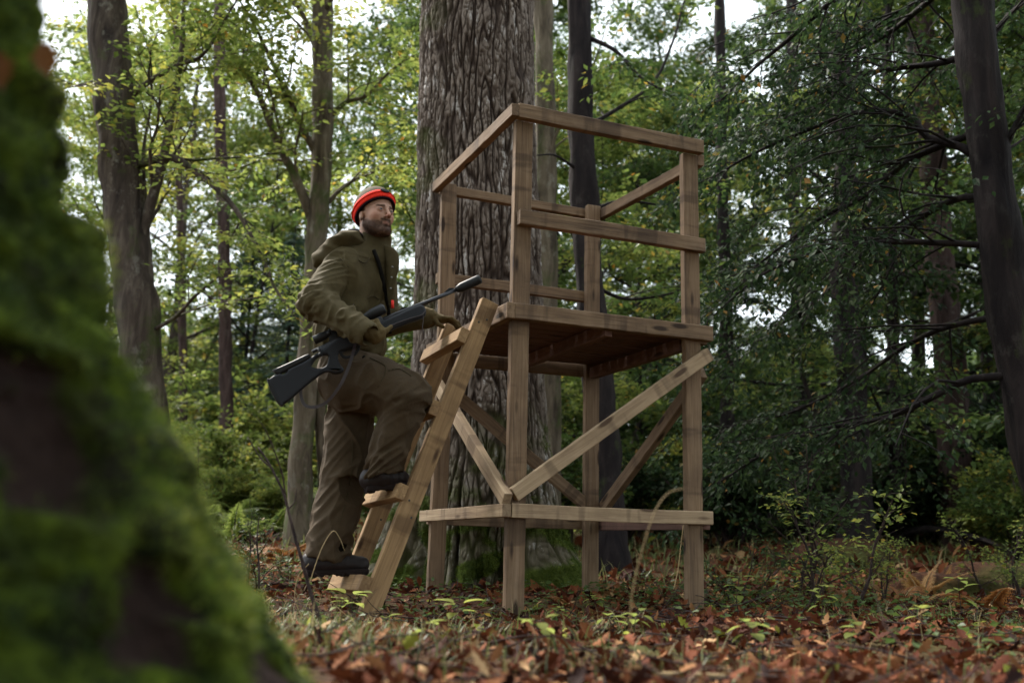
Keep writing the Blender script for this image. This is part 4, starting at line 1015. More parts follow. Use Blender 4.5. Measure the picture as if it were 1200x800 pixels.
def tree_model(seed, H, r, h0, nl, ll, mat_wood, mat_leaf, leaves=14, size=.10, elev=.5, droop=.2, lean=(0, 0), n2=7, n3=4, l2=1.3, l3=.55, crown_pow=.7, tint=.5, fork=0, accent=.012):
    rg = np.random.default_rng(seed)
    t = np.linspace(0, 1, 14); tr = np.column_stack([lean[0]*t*H+.012*H*np.cumsum(rg.normal(size=14))*.5*t, lean[1]*t*H+.012*H*np.cumsum(rg.normal(size=14))*.5*t, t*(H+.3)-.3])
    wood, fol = MB(), Foliage()
    rad = r*(1-.82*t)+r*.55*np.exp(-t*H/.35)
    zz = np.concatenate([[0, .02, .04], t[1:]]) ; P = np.array([[np.interp(z, t, tr[:, i]) for i in range(3)] for z in zz]); rr = np.interp(zz, t, r*(1-.82*t))+r*.55*np.exp(-zz*H/.35)
    V, F = tube(P, rr, 12, False); wood.add(V, F)
    az = rg.random()*6.28
    for i in range(nl):
        f = h0+(1-h0)*((i+.5*rg.random())/nl)**.9; az += 2.4+.4*rg.normal(); p = np.array([np.interp(f, t, tr[:, k]) for k in range(3)])
        g = (1-f)/(1-h0+1e-6); L_ = ll*(.35+.65*g**crown_pow)*rg.uniform(.75, 1.2); el_ = elev*rg.uniform(.5, 1.4)+.5*(1-g)
        lim = wander(p, [math.cos(az), math.sin(az), math.tan(min(el_, 1.3))], L_, 8, rg, .11, (0, 0, -droop*.5))
        rl = max(.012, r*.42*(1-f)+.01); V, F = tube(lim, np.linspace(rl, rl*.22, 8), 5, False); wood.add(V, F)
        dress(wood, fol, lim, rl, rg, n2, l2*(.5+.5*g), n3, l3, leaves, size, droop, tint=tint+.1*rg.normal())
    return wood.mesh('trunk', mat_wood), fol.mesh('crown', mat_leaf, (0, 0, 0), .30, accent, rg)
MODELS = {}
def model(key, *a, **k): MODELS[key] = tree_model(*a, **k)
# broad-leaved trees of several habits, a young beech with low drooping boughs, and slim understorey trees
model('broad_a', 101, 12.5, .17, .10, 22, 4.6, M_bark, M_leaf_warm, 42, .125, n2=7, n3=5, l2=1.9, l3=.8, accent=.02)
model('broad_b', 102, 14.5, .20, .14, 22, 5.0, M_bark_dk, M_leaf_mid, 44, .13, n2=7, n3=5, l2=2.0, l3=.8, accent=.03)
model('beech_a', 103, 12, .14, .05, 24, 3.9, M_bark_dk, M_leaf_dark, 44, .10, elev=.25, droop=.35, n2=7, n3=5, l2=1.5, l3=.65)
model('beech_b', 104, 9, .10, .03, 22, 3.0, M_bark_dk, M_leaf_mid, 40, .09, elev=.3, droop=.3, n2=6, n3=5, l2=1.2, l3=.55, accent=.03)
model('young', 105, 6.5, .05, .03, 20, 1.9, M_bark_dk, M_leaf_warm, 36, .08, elev=.5, droop=.2, n2=5, n3=4, l2=.9, l3=.45)
def place(key, name, label, cat, x, y, s=1.0, rz=0.0, group=None, sz=None, sink=.05):
    t = thing(name, label, cat, (x, y, float(ground_z(x, y))-sink), rz, group); t.scale = (s, s, sz or s)
    w, f = MODELS[key]; link('trunk', w, t); link('crown', f, t); return t
# far trees: (model, x, y, scale, turn)
FAR = [
 ('broad_a', -16.5, 27, 1.0, .3), ('broad_a', -9.5, 36, .95, 4.1), ('broad_a', -5.3, 30, .95, 5.5), ('broad_a', -9.0, 27, 1.0, 2.2), ('broad_a', -11.8, 30, 1.05, 4.9), ('young', -6.0, 23, 1.35, .9),
 ('broad_b', -1.6, 27, 1.0, 3.0), ('young', -13.6, 21, 1.3, 1.0), ('young', -7.2, 17, 1.1, .5), ('young', -4.6, 24, 1.2, 4.4),
 ('broad_b', .9, 21, .92, 1.9), ('beech_b', 2.2, 17.5, .8, .4), ('broad_a', 4.6, 27, .8, 3.3), ('broad_a', 6.4, 33, 1.0, 5.2), ('beech_a', 3.1, 22, .7, 2.0),
 ('beech_a', 6.0, 17.5, .75, 3.9), ('beech_b', 4.9, 13.2, 1.0, 4.0), ('beech_a', 9.3, 20, 1.0, 2.8), ('beech_a', 7.6, 15.4, .85, .9), ('broad_b', 4.6, 31, 1.0, 3.8),
 ('beech_a', 12.3, 19, .9, 5.6), ('broad_b', 13.0, 27, 1.1, 2.4), ('beech_b', 7.3, 11.8, 1.0, 1.1), ('beech_b', 11.2, 14.8, 1.1, 4.6), ('broad_a', 17.0, 30, 1.0, 4.0), ('broad_b', 10.5, 36, 1.2, 1.0),
 ('beech_b', -1.0, 15.5, .9, 5.0), ('broad_a', -19.5, 33, 1.2, 3.7), ('young', 1.2, 13.8, 1.0, 2.9), ('broad_b', -22, 40, 1.2, 1.), ('broad_b', 1, 40, 1.2, .1), ('broad_b', 20, 40, 1.2, 5.1), ('broad_a', -2.5, 48, 1.3, 2.2),]
WORDS = {'broad_a': 'yellow green tree', 'broad_b': 'tall mid green tree', 'beech_a': 'dark drooping beech', 'beech_b': 'small dense beech', 'young': 'slim young tree'}
USED = set()
for k, x, y, s, a in FAR:
    q = x/y; side = ('behind the mossy trunk' if q < -.42 else 'left of the forked trunk' if q < -.27 else 'left of the man' if q < -.18 else 'between the man and the oak' if q < -.09 else 'behind the oak' if q < .03 else 'seen through the stand' if q < .17 else 'right of the stand' if q < .3 else 'among the dark boughs' if q < .45 else 'in the right corner' if q < .6 else 'beyond the right edge')
    dep = 'near' if y < 15 else 'fairly near' if y < 19 else 'mid distance' if y < 25 else 'farther' if y < 31 else 'far' if y < 39 else 'farthest'
    lb = dep+' '+WORDS[k]+' '+side; lb = lb if lb not in USED else 'the other '+lb; USED.add(lb)
    place(k, 'beech_tree' if 'beech' in k else 'broadleaf_tree', lb, 'tree', x, y, s, a, 'trees of the wood behind the clearing')

# unseen trees added behind the camera to cut the sky light from the front
for k, x, y, s, a, w_ in (('broad_b', -7.5, -4.5, 1, 1, 'left'), ('broad_a', -2.5, -8.5, 1.1, 3, 'middle left'), ('broad_b', 3.5, -8, 1, 5, 'middle right'), ('broad_b', -4.5, -2.2, .85, 2, 'nearest left'), ('broad_b', 5.2, -1.8, .85, 4, 'nearest right'), ('broad_a', .3, -4.8, .9, 1, 'nearest middle'), ('broad_a', 8.5, -4, 1, 2, 'right'), ('beech_a', 9.5, 2.5, 1.1, 4, 'far right'), ('broad_b', 1, -14, 1.2, 0, 'hindmost')):
    place(k, 'broadleaf_tree', WORDS[k]+' added unseen behind the photographer to cut front light, '+w_, 'tree', x, y, s, a, 'unseen trees added behind the photographer to cut front light')

# far-off wood that reads as one mass
rgm = np.random.default_rng(77); fo = Foliage(); n = 60000
ang = rgm.uniform(-.72, .72, n); rd = rgm.uniform(52, 70, n); hx = np.sin(ang)*rd; hy = np.cos(ang)*rd
top = 6.5+3.5*pnoise(np.stack([ang*9, ang*0, rd*.03], -1))+2*pnoise(np.stack([ang*33, ang*0+4, rd*.02], -1)); hz = ground_z(hx, hy)+rgm.random(n)**.8*top
fo.P.append(np.stack([hx, hy, hz], -1)); fo.D.append(rgm.normal(size=(n, 3))); fo.N.append(rgm.normal(size=(n, 3))); fo.T.append(np.clip(.45+.3*pnoise(fo.P[0], .5)+.12*rgm.normal(size=n), 0, .9)); fo.S.append(rgm.uniform(.3, .65, n))
tag(link('distant_wood', fo.mesh('distant_wood', M_leaf_mid, (0, 0, 0), .4, .01, rgm)), 'green mass of the distant wood closing the view behind the trees', 'wood', kind='stuff')
# ------------------------------------------------------------------ trees one can tell apart
def hero(name, label, pxs, dist_, rads, mat, leafm, limbs, group=None, size=.08, leaves=30, droop=.2, tint=.5, n2=8, l2=1.0, n3=5, l3=.45, accent=.015, seed=1, wr=.3):
    """pxs: course of the trunk; limbs: (course of pixels with distances, radius, leafy?)"""
    rg = np.random.default_rng(seed)
    T = np.array([at(x, y, dist_) for x, y in pxs]); T = T[np.argsort(T[:, 2])]
    gz = float(ground_z(T[0, 0], dist_))
    if T[0, 2] > gz: T = np.vstack([[T[0, 0]+(T[0, 0]-T[1, 0])*.1, dist_, gz-.15], T])
    n = 40; P = smooth_path(T, n); r = np.interp(P[:, 2], [gz, gz+.5, P[-1, 2]], [rads[0]*1.35, rads[0], rads[1]])
    P = P+.012*np.stack([pnoise(P*1.7), pnoise(P*1.7+9), 0*r], -1)
    base = np.array([P[0, 0], dist_, gz])
    t = thing(name, label, 'tree', base, 0, group)
    V, F = tube(P, r, 28, False); q = V*np.array([9, 9, 1.4]); cen = np.repeat(P, 28, 0)
    ridge = (np.abs(pnoise(q))-.3)*.05*np.repeat(r, 28)[:, None][:, 0]/.15+.02*pnoise(V, 3)
    V = V+unit(V-cen)*ridge[:, None]
    link('trunk', MB().add(V-base, F).mesh('trunk', mat), t)
    fol, twigs = Foliage(), MB()
    for pts, rl, leafy in limbs:
        Lp = smooth_path(np.array([at(x, y, d) for x, y, d in pts]), 18)
        Lp = Lp+.03*np.stack([pnoise(Lp*2.3), pnoise(Lp*2.3+5), pnoise(Lp*2.3+11)], -1)*np.linspace(0, 1, 18)[:, None]
        V, F = tube(Lp, np.linspace(rl*.8, rl*.16, 18), 10, False); link('limb', MB().add(V-base, F).mesh('limb', mat), t)
        if leafy: dress(twigs, fol, Lp, rl*.8, rg, int(n2*leafy), l2, n3, l3, leaves, size, droop, tint=tint+.06*rg.normal(), t0=.12)
    if fol.P:
        me = twigs.mesh('branchwork', mat)
        me.transform(Matrix.Translation([-float(v) for v in base])); tag(link('branchwork', me, t), kind='stuff')
        link('crown', fol.mesh('crown', leafm, base, wr, accent, rg), t)
    return t
def dd(pts, d0, d1):
    n = len(pts); return [(x, y, d0+(d1-d0)*i/(n-1)) for i, (x, y) in enumerate(pts)]
hero('forked_oak', 'tall forked tree with scaly grey bark just right of the blurred mossy trunk', [(116, -160), (126, 0), (134, 120), (146, 240), (158, 340), (168, 470), (176, 640)], 10, (.21, .19), M_bark, M_leaf_warm,
 [(dd([(152, 335), (172, 255), (190, 190), (203, 120), (212, 60), (222, -60)], 10, 9.8), .085, .6), (dd([(146, 120), (172, 98), (205, 78), (235, 66), (262, 30), (300, -40)], 10, 9.6), .045, .8),
  (dd([(160, 195), (200, 184), (236, 207), (270, 238), (300, 282), (322, 335), (346, 372)], 10, 9.2), .055, .5), (dd([(170, 392), (205, 372), (230, 346), (252, 328), (278, 314)], 10, 9.3), .030, .25),
  (dd([(122, 90), (95, 100), (60, 96), (20, 110)], 10, 9.5), .03, .6), (dd([(120, 0), (170, -50), (240, -70), (300, -60)], 10, 9), .05, 1), (dd([(172, 255), (168, 180), (178, 90), (160, 10)], 10, 10.5), .03, .5)],
 None, .07, 34, .2, .6, 12, 1.0, 5, .45, .02, 3)
hero('twin_stem_tree', 'slim twin stemmed tree with greenish bark standing directly behind the man', [(374, -160), (376, 0), (379, 100), (378, 180), (372, 260), (368, 350), (360, 430), (354, 520), (350, 640)], 11, (.125, .110), M_bark_lt, M_leaf_warm,
 [(dd([(366, 350), (372, 420), (376, 500), (376, 560), (379, 625)], 11.1, 11.1), .13, 0), (dd([(368, 262), (345, 205), (322, 160), (302, 108), (270, 60), (240, 10)], 11, 10.4), .075, .8),
  (dd([(370, 180), (344, 130), (322, 80), (300, 36), (262, -30)], 11, 10.2), .05, .8), (dd([(384, 140), (405, 120), (430, 112), (462, 80), (490, 62)], 11, 10.8), .04, .8), (dd([(378, 20), (400, -20), (450, -60)], 11, 10.5), .05, 1),
  (dd([(372, 60), (350, 10), (310, -40)], 11, 11.4), .05, 1), (dd([(372, 250), (400, 222), (430, 205), (470, 190)], 11, 11.6), .04, .9)],
 None, .07, 34, .25, .6, 12, 1.0, 5, .45, .03, 5)
hero('grey_tree', 'straight grey trunk close beside the right flank of the big oak', [(634, -120), (636, 0), (640, 200), (643, 400), (645, 640)], 11.5, (.125, .105), M_bark_lt, M_leaf_mid,
 [(dd([(640, 200), (655, 150), (690, 90), (715, 20)], 11.5, 11), .03, .7)], None, .075, 26, .2, .5, 8, .8, 4, .4, .03, 6)
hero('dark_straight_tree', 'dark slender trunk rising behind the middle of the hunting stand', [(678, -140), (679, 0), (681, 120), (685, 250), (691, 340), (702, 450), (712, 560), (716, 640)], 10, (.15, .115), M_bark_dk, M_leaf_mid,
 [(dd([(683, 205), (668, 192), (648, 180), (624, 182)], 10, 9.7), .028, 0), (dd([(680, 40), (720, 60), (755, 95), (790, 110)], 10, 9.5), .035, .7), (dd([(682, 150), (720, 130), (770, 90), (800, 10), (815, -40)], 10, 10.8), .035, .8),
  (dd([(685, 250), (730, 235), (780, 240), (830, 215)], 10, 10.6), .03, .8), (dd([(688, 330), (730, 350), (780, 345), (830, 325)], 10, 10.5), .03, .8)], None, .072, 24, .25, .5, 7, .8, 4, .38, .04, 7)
D0 = 6.7
boughs = [
 (dd([(1160, 195), (1125, 172), (1085, 160), (1072, 138), (1035, 130), (985, 138), (930, 160), (870, 185), (832, 212)], 6.7, 7.4), .040, 1.3),
 (dd([(1158, 150), (1110, 168), (1062, 190), (1010, 232), (950, 262), (900, 300), (850, 350)], 6.7, 7.9), .038, 1.3),
 (dd([(1165, 230), (1115, 235), (1060, 268), (1010, 300), (960, 350), (905, 385), (860, 430)], 6.7, 8.3), .034, 1.3),
 (dd([(1172, 290), (1120, 285), (1060, 284), (1000, 288), (940, 300), (880, 330), (836, 372)], 6.7, 7.0), .032, 1.3),
 (dd([(1182, 440), (1130, 446), (1085, 470), (1040, 488), (980, 500), (930, 515), (880, 540), (840, 565)], 6.7, 7.6), .036, 1.2),
 (dd([(1178, 370), (1120, 380), (1070, 400), (1010, 440), (960, 470), (900, 490), (850, 500)], 6.7, 8.6), .030, 1.3),
 (dd([(1130, -90), (1060, -50), (990, -10), (930, 40), (880, 85), (845, 120)], 6.7, 8.0), .045, 1.3),
 (dd([(1140, -40), (1090, 0), (1040, 40), (990, 70), (940, 100)], 6.7, 8.6), .040, 1.2),
 (dd([(1150, 60), (1100, 75), (1050, 80), (1000, 92), (950, 130), (900, 140)], 6.7, 7.6), .035, 1.2),
 (dd([(1165, 200), (1200, 130), (1240, 90)], 6.7, 6.5), .035, .8), (dd([(1175, 320), (1210, 280), (1260, 260)], 6.7, 6.6), .035, .8), (dd([(1150, 60), (1190, 10), (1240, -20)], 6.7, 6.9), .03, .8)]
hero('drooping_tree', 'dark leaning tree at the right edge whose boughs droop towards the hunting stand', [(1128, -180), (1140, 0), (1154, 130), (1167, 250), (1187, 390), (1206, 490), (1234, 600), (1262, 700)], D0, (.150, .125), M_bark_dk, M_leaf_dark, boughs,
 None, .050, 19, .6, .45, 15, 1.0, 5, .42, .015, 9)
hero('reddish_tree', 'straight tree with purplish brown bark left of the leaning tree at the right', [(1080, 0), (1092, 180), (1102, 320), (1112, 430), (1120, 540), (1126, 650)], 13, (.20, .15), M_bark_red, M_leaf_dark,
 [(dd([(1100, 300), (1060, 320), (1010, 300), (970, 330)], 13, 12), .04, .9), (dd([(1110, 420), (1150, 400), (1190, 420)], 13, 12.4), .04, .9)], None, .08, 26, .3, .5, 8, 1.0, 4, .45, .03, 10)
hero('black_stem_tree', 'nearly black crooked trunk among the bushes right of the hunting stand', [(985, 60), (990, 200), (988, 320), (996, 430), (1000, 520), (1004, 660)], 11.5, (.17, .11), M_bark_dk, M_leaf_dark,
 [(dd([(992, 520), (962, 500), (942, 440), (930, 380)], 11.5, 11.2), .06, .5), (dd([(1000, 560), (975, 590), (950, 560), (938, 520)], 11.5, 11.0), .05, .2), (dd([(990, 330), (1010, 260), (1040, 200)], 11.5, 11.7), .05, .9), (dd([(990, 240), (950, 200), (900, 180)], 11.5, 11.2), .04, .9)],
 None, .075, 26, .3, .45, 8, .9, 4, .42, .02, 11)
for i, (px, y0, dist_, r_, lab) in enumerate(((263, 280, 17, .115, 'thin brown trunk in the green gap left of the man'), (213, 300, 20, .085, 'thinnest reddish trunk beside the mossy trunk edge'), (850, 300, 15, .10, 'slim dark trunk just right of the right front post'), (1045, 250, 16, .10, 'slim dark trunk between the black and the reddish one'), (935, 330, 17, .12, 'dim trunk in the shade left of the black crooked one'), (1075, 300, 19, .13, 'dim distant trunk just left of the reddish one'))):
    hero('slender_tree', lab, [(px-8, y0-380), (px-5, y0-150), (px, y0+40), (px+2, 480), (px+3, 620)], dist_, (r_, r_*.75), M_bark_red if i < 2 else M_bark_dk, M_leaf_mid,
         [(dd([(px, y0+20), (px+25, y0-30), (px+60, y0-45)], dist_, dist_-.6), .03, .8), (dd([(px, y0+80), (px-30, y0+60), (px-60, y0+40)], dist_, dist_-.6), .03, .8)], 'slim trunks of the wood', .10, 22, .2, .5, 6, 1.0, 4, .5, .03, 20+i)

# spruces in the gap on the left
def spruce_model(seed=61, H=9):
    rg = np.random.default_rng(seed); w, f = MB(), Foliage(); z = np.linspace(-.2, H, 12)
    V, F = tube(np.column_stack([0*z, 0*z, z]), np.linspace(.11, .02, 12), 8, False); w.add(V, F)
    zz = .5; k = 0
    while zz < H*.98:
        for a in range(5):
            az = k*.9+a*1.2566+.2*rg.normal(); L_ = (H-zz)*.27*rg.uniform(.75, 1.15)+.15
            b = wander([0, 0, zz+.1*rg.normal()], [math.cos(az), math.sin(az), .05], L_, 6, rg, .06, (0, 0, -.32)); V, F = tube(b, np.linspace(.02, .004, 6), 3, False); w.add(V, F)
            for c in range(int(5+L_*5)):
                t = .1+.9*c/(5+L_*5); i_ = min(int(t*5), 4); q = b[i_]+(b[i_+1]-b[i_])*(t*5-i_); d = unit(b[5]-b[0]); s_ = np.array([-d[1], d[0], 0])*(1 if c % 2 else -1)
                g = wander(q, d*.6+s_*.8+np.array([0, 0, -.3]), .42*rg.uniform(.6, 1.2)*(1.1-.5*t), 4, rg, .08, (0, 0, -.9)); f.twig(g, rg, 16, .085, .35, .12, .45+.1*rg.normal(), .12)
        zz += .30; k += 1
    return w.mesh('trunk', M_bark_dk), f.mesh('crown', M_spruce, (0, 0, 0), .20, 0, rg)
MODELS['spruce'] = spruce_model()
for x, y, s, a, lab in ((-4.5, 20.5, .62, 0, 'bluish spruce directly left of the rifle stock in the distance'), (-6.1, 23.5, .72, 2, 'taller bluish spruce beside the thin brown trunk'), (-3.7, 25.5, .8, 4, 'farthest bluish spruce left of the standing man')):
    place('spruce', 'spruce_tree', lab, 'tree', x, y, s, a, 'spruces in the gap left of the man')
# ------------------------------------------------------------------ bushes, ferns and seedlings
def bush_model(seed, h, w_, n, size, leafm, tint=.5, leaves=30, barkm=M_twig, droop=.25):
    rg = np.random.default_rng(seed); w, f = MB(), Foliage()
    for i in range(n):
        az = rg.random()*6.28; sp = rg.uniform(.1, 1)*w_/h
        b = wander([.08*rg.normal(), .08*rg.normal(), -.05], [math.cos(az)*sp, math.sin(az)*sp, 1], h*rg.uniform(.6, 1.15), 9, rg, .14, (0, 0, -.15)); r0 = .012*h+.004
        V, F = tube(b, np.linspace(r0, r0*.2, 9), 4, False); w.add(V, F)
        dress(w, f, b, r0, rg, 6, .42*h, 4, .2*h, leaves, size, droop, tint=tint+.12*rg.normal(), t0=.12, up_=.3)
    return w.mesh('stem', barkm), f.mesh('foliage', leafm, (0, 0, 0), .34, .02, rg)
def frond(rg, az, ln, lift, size, fol, wood, dens=34, tint=.5, bend=1.):
    d = np.array([math.cos(az)*math.cos(lift), math.sin(az)*math.cos(lift), math.sin(lift)])
    b = wander([0, 0, 0], d, ln, 12, rg, .03, (0, 0, -1.2/ln*bend)); V, F = tube(b, np.linspace(.0035, .0012, 12), 3, False); wood.add(V, F)
    T = unit(np.gradient(b, axis=0)); side = unit(np.cross(T, [0, 0, 1.]))
    t = np.linspace(.15, 1, dens); k = np.minimum((t*11).astype(int), 10); f_ = (t*11-k)[:, None]; p = b[k]*(1-f_)+b[k+1]*f_
    for s_ in (-1, 1):
        L_ = ln*.26*np.sin(np.clip((1.04-t)*1.25, 0, 1.57))*rg.uniform(.85, 1.1, dens)
        D = unit(side[k]*s_+T[k]*.35+np.array([0, 0, -.2])+.07*rg.normal(size=(dens, 3))); nn = unit(np.cross(D, T[k])*s_)
        # each pinna is a row of small leaflets
        for u_ in np.linspace(.12, 1, 6):
            for q_ in (-1, 1):
                fol.P.append(p+D*(L_*u_)[:, None]); fol.D.append(unit(D*.7+T[k]*q_*.8)); fol.N.append(nn+.2*rg.normal(size=(dens, 3)))
                fol.T.append(tint+.1*rg.normal(size=dens)+.1*rg.normal()); fol.S.append(np.maximum(.004, L_*.30*(1.15-u_)))
def fern_model(seed, n, ln, mat, matw, lift=(.6, 1.2), tint=.5, bend=1.):
    rg = np.random.default_rng(seed); w, f = MB(), Foliage()
    for i in range(n): frond(rg, i*6.28/n+.4*rg.normal(), ln*rg.uniform(.7, 1.15), rg.uniform(*lift), .03, f, w, 26, tint, bend)
    return w.mesh('stalk', matw), f.mesh('frond', mat, (0, 0, 0), .42, 0, rg)
M_straw = plain('straw', (.34, .25, .13), .7, .2)
MODELS['bush_green'] = bush_model(201, 1.3, 1.0, 9, .07, M_leaf_warm, .5)
MODELS['bush_mid'] = bush_model(202, 1.5, 1.1, 9, .075, M_leaf_mid, .5)
MODELS['bush_dark'] = bush_model(203, 1.4, 1.2, 9, .075, M_leaf_dark, .5)
MODELS['fern'] = fern_model(204, 8, .85, M_leaf_warm, M_twig)
MODELS['dry_fern'] = fern_model(205, 5, .62, M_fern_dry, M_straw, (.7, 1.3), .78, .6)
MODELS['rust_fern'] = fern_model(206, 7, .50, M_fern_dry, M_straw, (.1, .9), .22)
def put(key, name, label, cat, x, y, s, a, group=None, parts=('stem', 'foliage')):
    t = thing(name, label, cat, (x, y, float(ground_z(x, y))-.01), a, group); t.scale = (s, s, s)
    w, f = MODELS[key]; link(parts[0], w, t); link(parts[1], f, t); return t
def gx_(px, y): return float(at(px, 620, y)[0])
BU = [('bush_green', 262, 13.5, .6), ('bush_green', 225, 15, .9), ('bush_green', 300, 15.5, .7), ('bush_green', 325, 13, .5), ('bush_green', 250, 19, 1.5), ('bush_green', 330, 19, 1.3), ('bush_green', 285, 17.5, .9), ('bush_green', 200, 17, 1.0), ('bush_mid', 450, 12.5, .8), ('bush_green', 430, 17, 1.4),
      ('bush_mid', 660, 12.5, .9), ('bush_dark', 735, 13.5, .9), ('bush_mid', 765, 17, 1.3), ('bush_dark', 850, 12.5, .9), ('bush_dark', 905, 15.5, 1.3), ('bush_dark', 955, 13.5, .8), ('bush_mid', 1030, 16.5, 1.1), ('bush_dark', 1060, 13.5, 1.0), ('bush_green', 1165, 12.5, .8), ('bush_dark', 1150, 15.5, 1.4), ('bush_mid', 1190, 10.8, .7), ('bush_dark', 880, 19, 1.5), ('bush_mid', 690, 20, 1.6), ('bush_dark', 1090, 19, 1.3), ('bush_green', 370, 23, 1.6), ('bush_mid', 560, 21, 1.6), ('bush_mid', 810, 21, 1.5), ('bush_dark', 1235, 13, 1.3)]
for i, (k, px, y, s) in enumerate(BU):
    kd = {'bush_green': 'yellow green bush', 'bush_mid': 'mid green bush', 'bush_dark': 'dark green bush'}[k]
    if px < 345: wh = 'in the gap left of the man'
    elif px < 600: wh = 'behind the man and the oak'
    elif px < 830: wh = 'seen between the posts of the stand'
    elif px < 1000: wh = 'right of the stand, before the black crooked trunk' if y < 16 else 'far right of the stand'
    else: wh = 'under the drooping boughs on the right'
    dep = ['nearest', 'second nearest', 'third', 'fourth', 'fifth', 'sixth', 'seventh', 'eighth', 'farthest'][sorted(b[2]+b[1]*1e-6 for b in BU if b[0] == k and (b[1] < 345) == (px < 345) and (345 <= b[1] < 600) == (345 <= px < 600) and (600 <= b[1] < 830) == (600 <= px < 830) and (830 <= b[1] < 1000) == (830 <= px < 1000)).index(y+px*1e-6)]
    put(k, 'bush', dep+' '+kd+' '+wh, 'bush', gx_(px, y), y, s, i*1.7, 'bushes at the edge of the clearing')
FE = [(240, 12, 1.0), (275, 11.2, .8), (315, 12.2, 1.0), (335, 14, 1.1), (262, 14.2, 1.2), (295, 13.1, 1.1), (222, 13.5, 1.2), (345, 16, 1.2), (180, 12.5, 1.1), (310, 16.5, 1.3)]
for i, (px, y, s) in enumerate(FE):
    put('fern', 'fern', ['first', 'second', 'third', 'fourth', 'fifth', 'sixth', 'seventh', 'eighth', 'ninth', 'tenth'][sorted(f[1] for f in FE).index(y)]+' nearest green fern in the gap left of the man', 'fern', gx_(px, y), y, s, i*.9, 'green ferns left of the man', ('stalk', 'frond'))
for i, (px, y, s, k, lab) in enumerate(((1075, 7.6, .72, 'dry_fern', 'golden dried fern standing upright at the right, before the dark bushes'), (1052, 7.2, .9, 'rust_fern', 'rust brown collapsed bracken under the golden fern'), (1102, 8.3, .6, 'dry_fern', 'smaller straw coloured fern right of the golden one'),
      (300, 8.6, 1.2, 'rust_fern', 'orange brown bracken left of the standing boot'), (330, 9.6, 1.3, 'rust_fern', 'farther orange bracken behind the left boot'), (262, 9.2, 1.2, 'rust_fern', 'orange bracken beside the edge of the mossy trunk'), (985, 6.9, .7, 'rust_fern', 'low brown bracken left of the golden fern'), (670, 5.6, .45, 'rust_fern', 'small curled brown fern between the two back posts'), (1150, 5.5, .9, 'rust_fern', 'brown bracken clump at the lower right'))):
    put(k, 'dry_fern', lab, 'fern', gx_(px, y), y, s, i*1.3+.4, 'dried bracken on the forest floor', ('stalk', 'frond'))
# broad-leaved seedlings
def seedling(seed, h, nleaf, size, tint):
    rg = np.random.default_rng(seed); w = MB(); b = wander([0, 0, -.02], [.15*rg.normal(), .15*rg.normal(), 1], h, 7, rg, .1); V, F = tube(b, np.linspace(.0028, .0012, 7), 4, False); w.add(V, F)
    lv = MB()
    for i in range(nleaf):
        az = i*2.4+rg.random(); p = b[-1-(i//3) if i//3 < 5 else -5]; d = unit([math.cos(az), math.sin(az), .15+.25*rg.normal()]); s_ = size*rg.uniform(.7, 1.2); sd = unit(np.cross(d, [0, 0, 1])); nrm = np.cross(sd, d)
        t = np.linspace(0, 1, 7); wdt = s_*.36*np.sin(PI*np.clip(t*1.02, 0, 1)**.8)*(1+.18*np.sin(t*19)); mid = p+d*.02+d*(t*s_)[:, None]+nrm*(-.25*s_*t**2)[:, None]
        V = np.stack([mid-sd*wdt[:, None]+nrm*(.2*wdt)[:, None], mid, mid+sd*wdt[:, None]+nrm*(.2*wdt)[:, None]], 1).reshape(-1, 3); F = []
        for k in range(6): F += [(3*k, 3*k+1, 3*k+4, 3*k+3), (3*k+1, 3*k+2, 3*k+5, 3*k+4)]
        lv.add(V, np.array(F), tint+.08*rg.normal()); V, F = tube([p, p+d*.022], .001, 3, False); w.add(V, F)
    return w.mesh('stem', M_twig), lv.mesh('foliage', M_leaf_warm)
for k in range(4): MODELS['seed%d' % k] = seedling(300+k, (.16, .11, .22, .13)[k], (5, 4, 8, 6)[k], (.075, .06, .055, .05)[k], (.82, .7, .6, .75)[k])
SE = [(422, 4.35, 0, 1.1, 'pale green seedling with a big leaf against the foot of the ladder'), (446, 4.1, 1, 1.0, 'small green seedling right of the ladder foot'), (405, 3.9, 2, .7, 'thin seedling below the lowest ladder rung'), (535, 3.55, 0, .9, 'yellow green drooping seedling left of the front post foot'), (660, 4.4, 3, .8, 'low green seedling right of the front post'), (728, 3.7, 1, .9, 'small seedling with round leaves in the middle foreground'),
      (745, 3.55, 3, .9, 'pale seedling beside the round leaved one'), (1065, 3.6, 0, .8, 'bright two leaved seedling in the lower right litter'), (990, 3.3, 1, .9, 'light green seedling low in the right foreground'), (880, 3.0, 3, 1.0, 'seedling at the bottom edge right of the middle'), (960, 3.9, 2, .8, 'slender seedling below the leafy sapling'), (640, 2.9, 3, .9, 'seedling near the bottom edge in the centre'), (500, 3.0, 1, .9, 'seedling near the bottom edge left of the centre'), (1120, 4.4, 2, 1.0, 'seedling among the brown bracken on the right'), (860, 4.9, 2, 1.0, 'seedling right of the right post foot'), (700, 5.2, 3, .9, 'seedling before the back right post')]
for i, (px, y, k, s, lab) in enumerate(SE): put('seed%d' % k, 'seedling', lab, 'seedling', gx_(px, y), y, s, i*1.1, 'green seedlings in the leaf litter')
MODELS['sapling'] = bush_model(210, .75, .22, 3, .036, M_leaf_warm, .45, 9); MODELS['sapling_b'] = bush_model(211, .7, .30, 3, .034, M_leaf_dark, .6, 9)
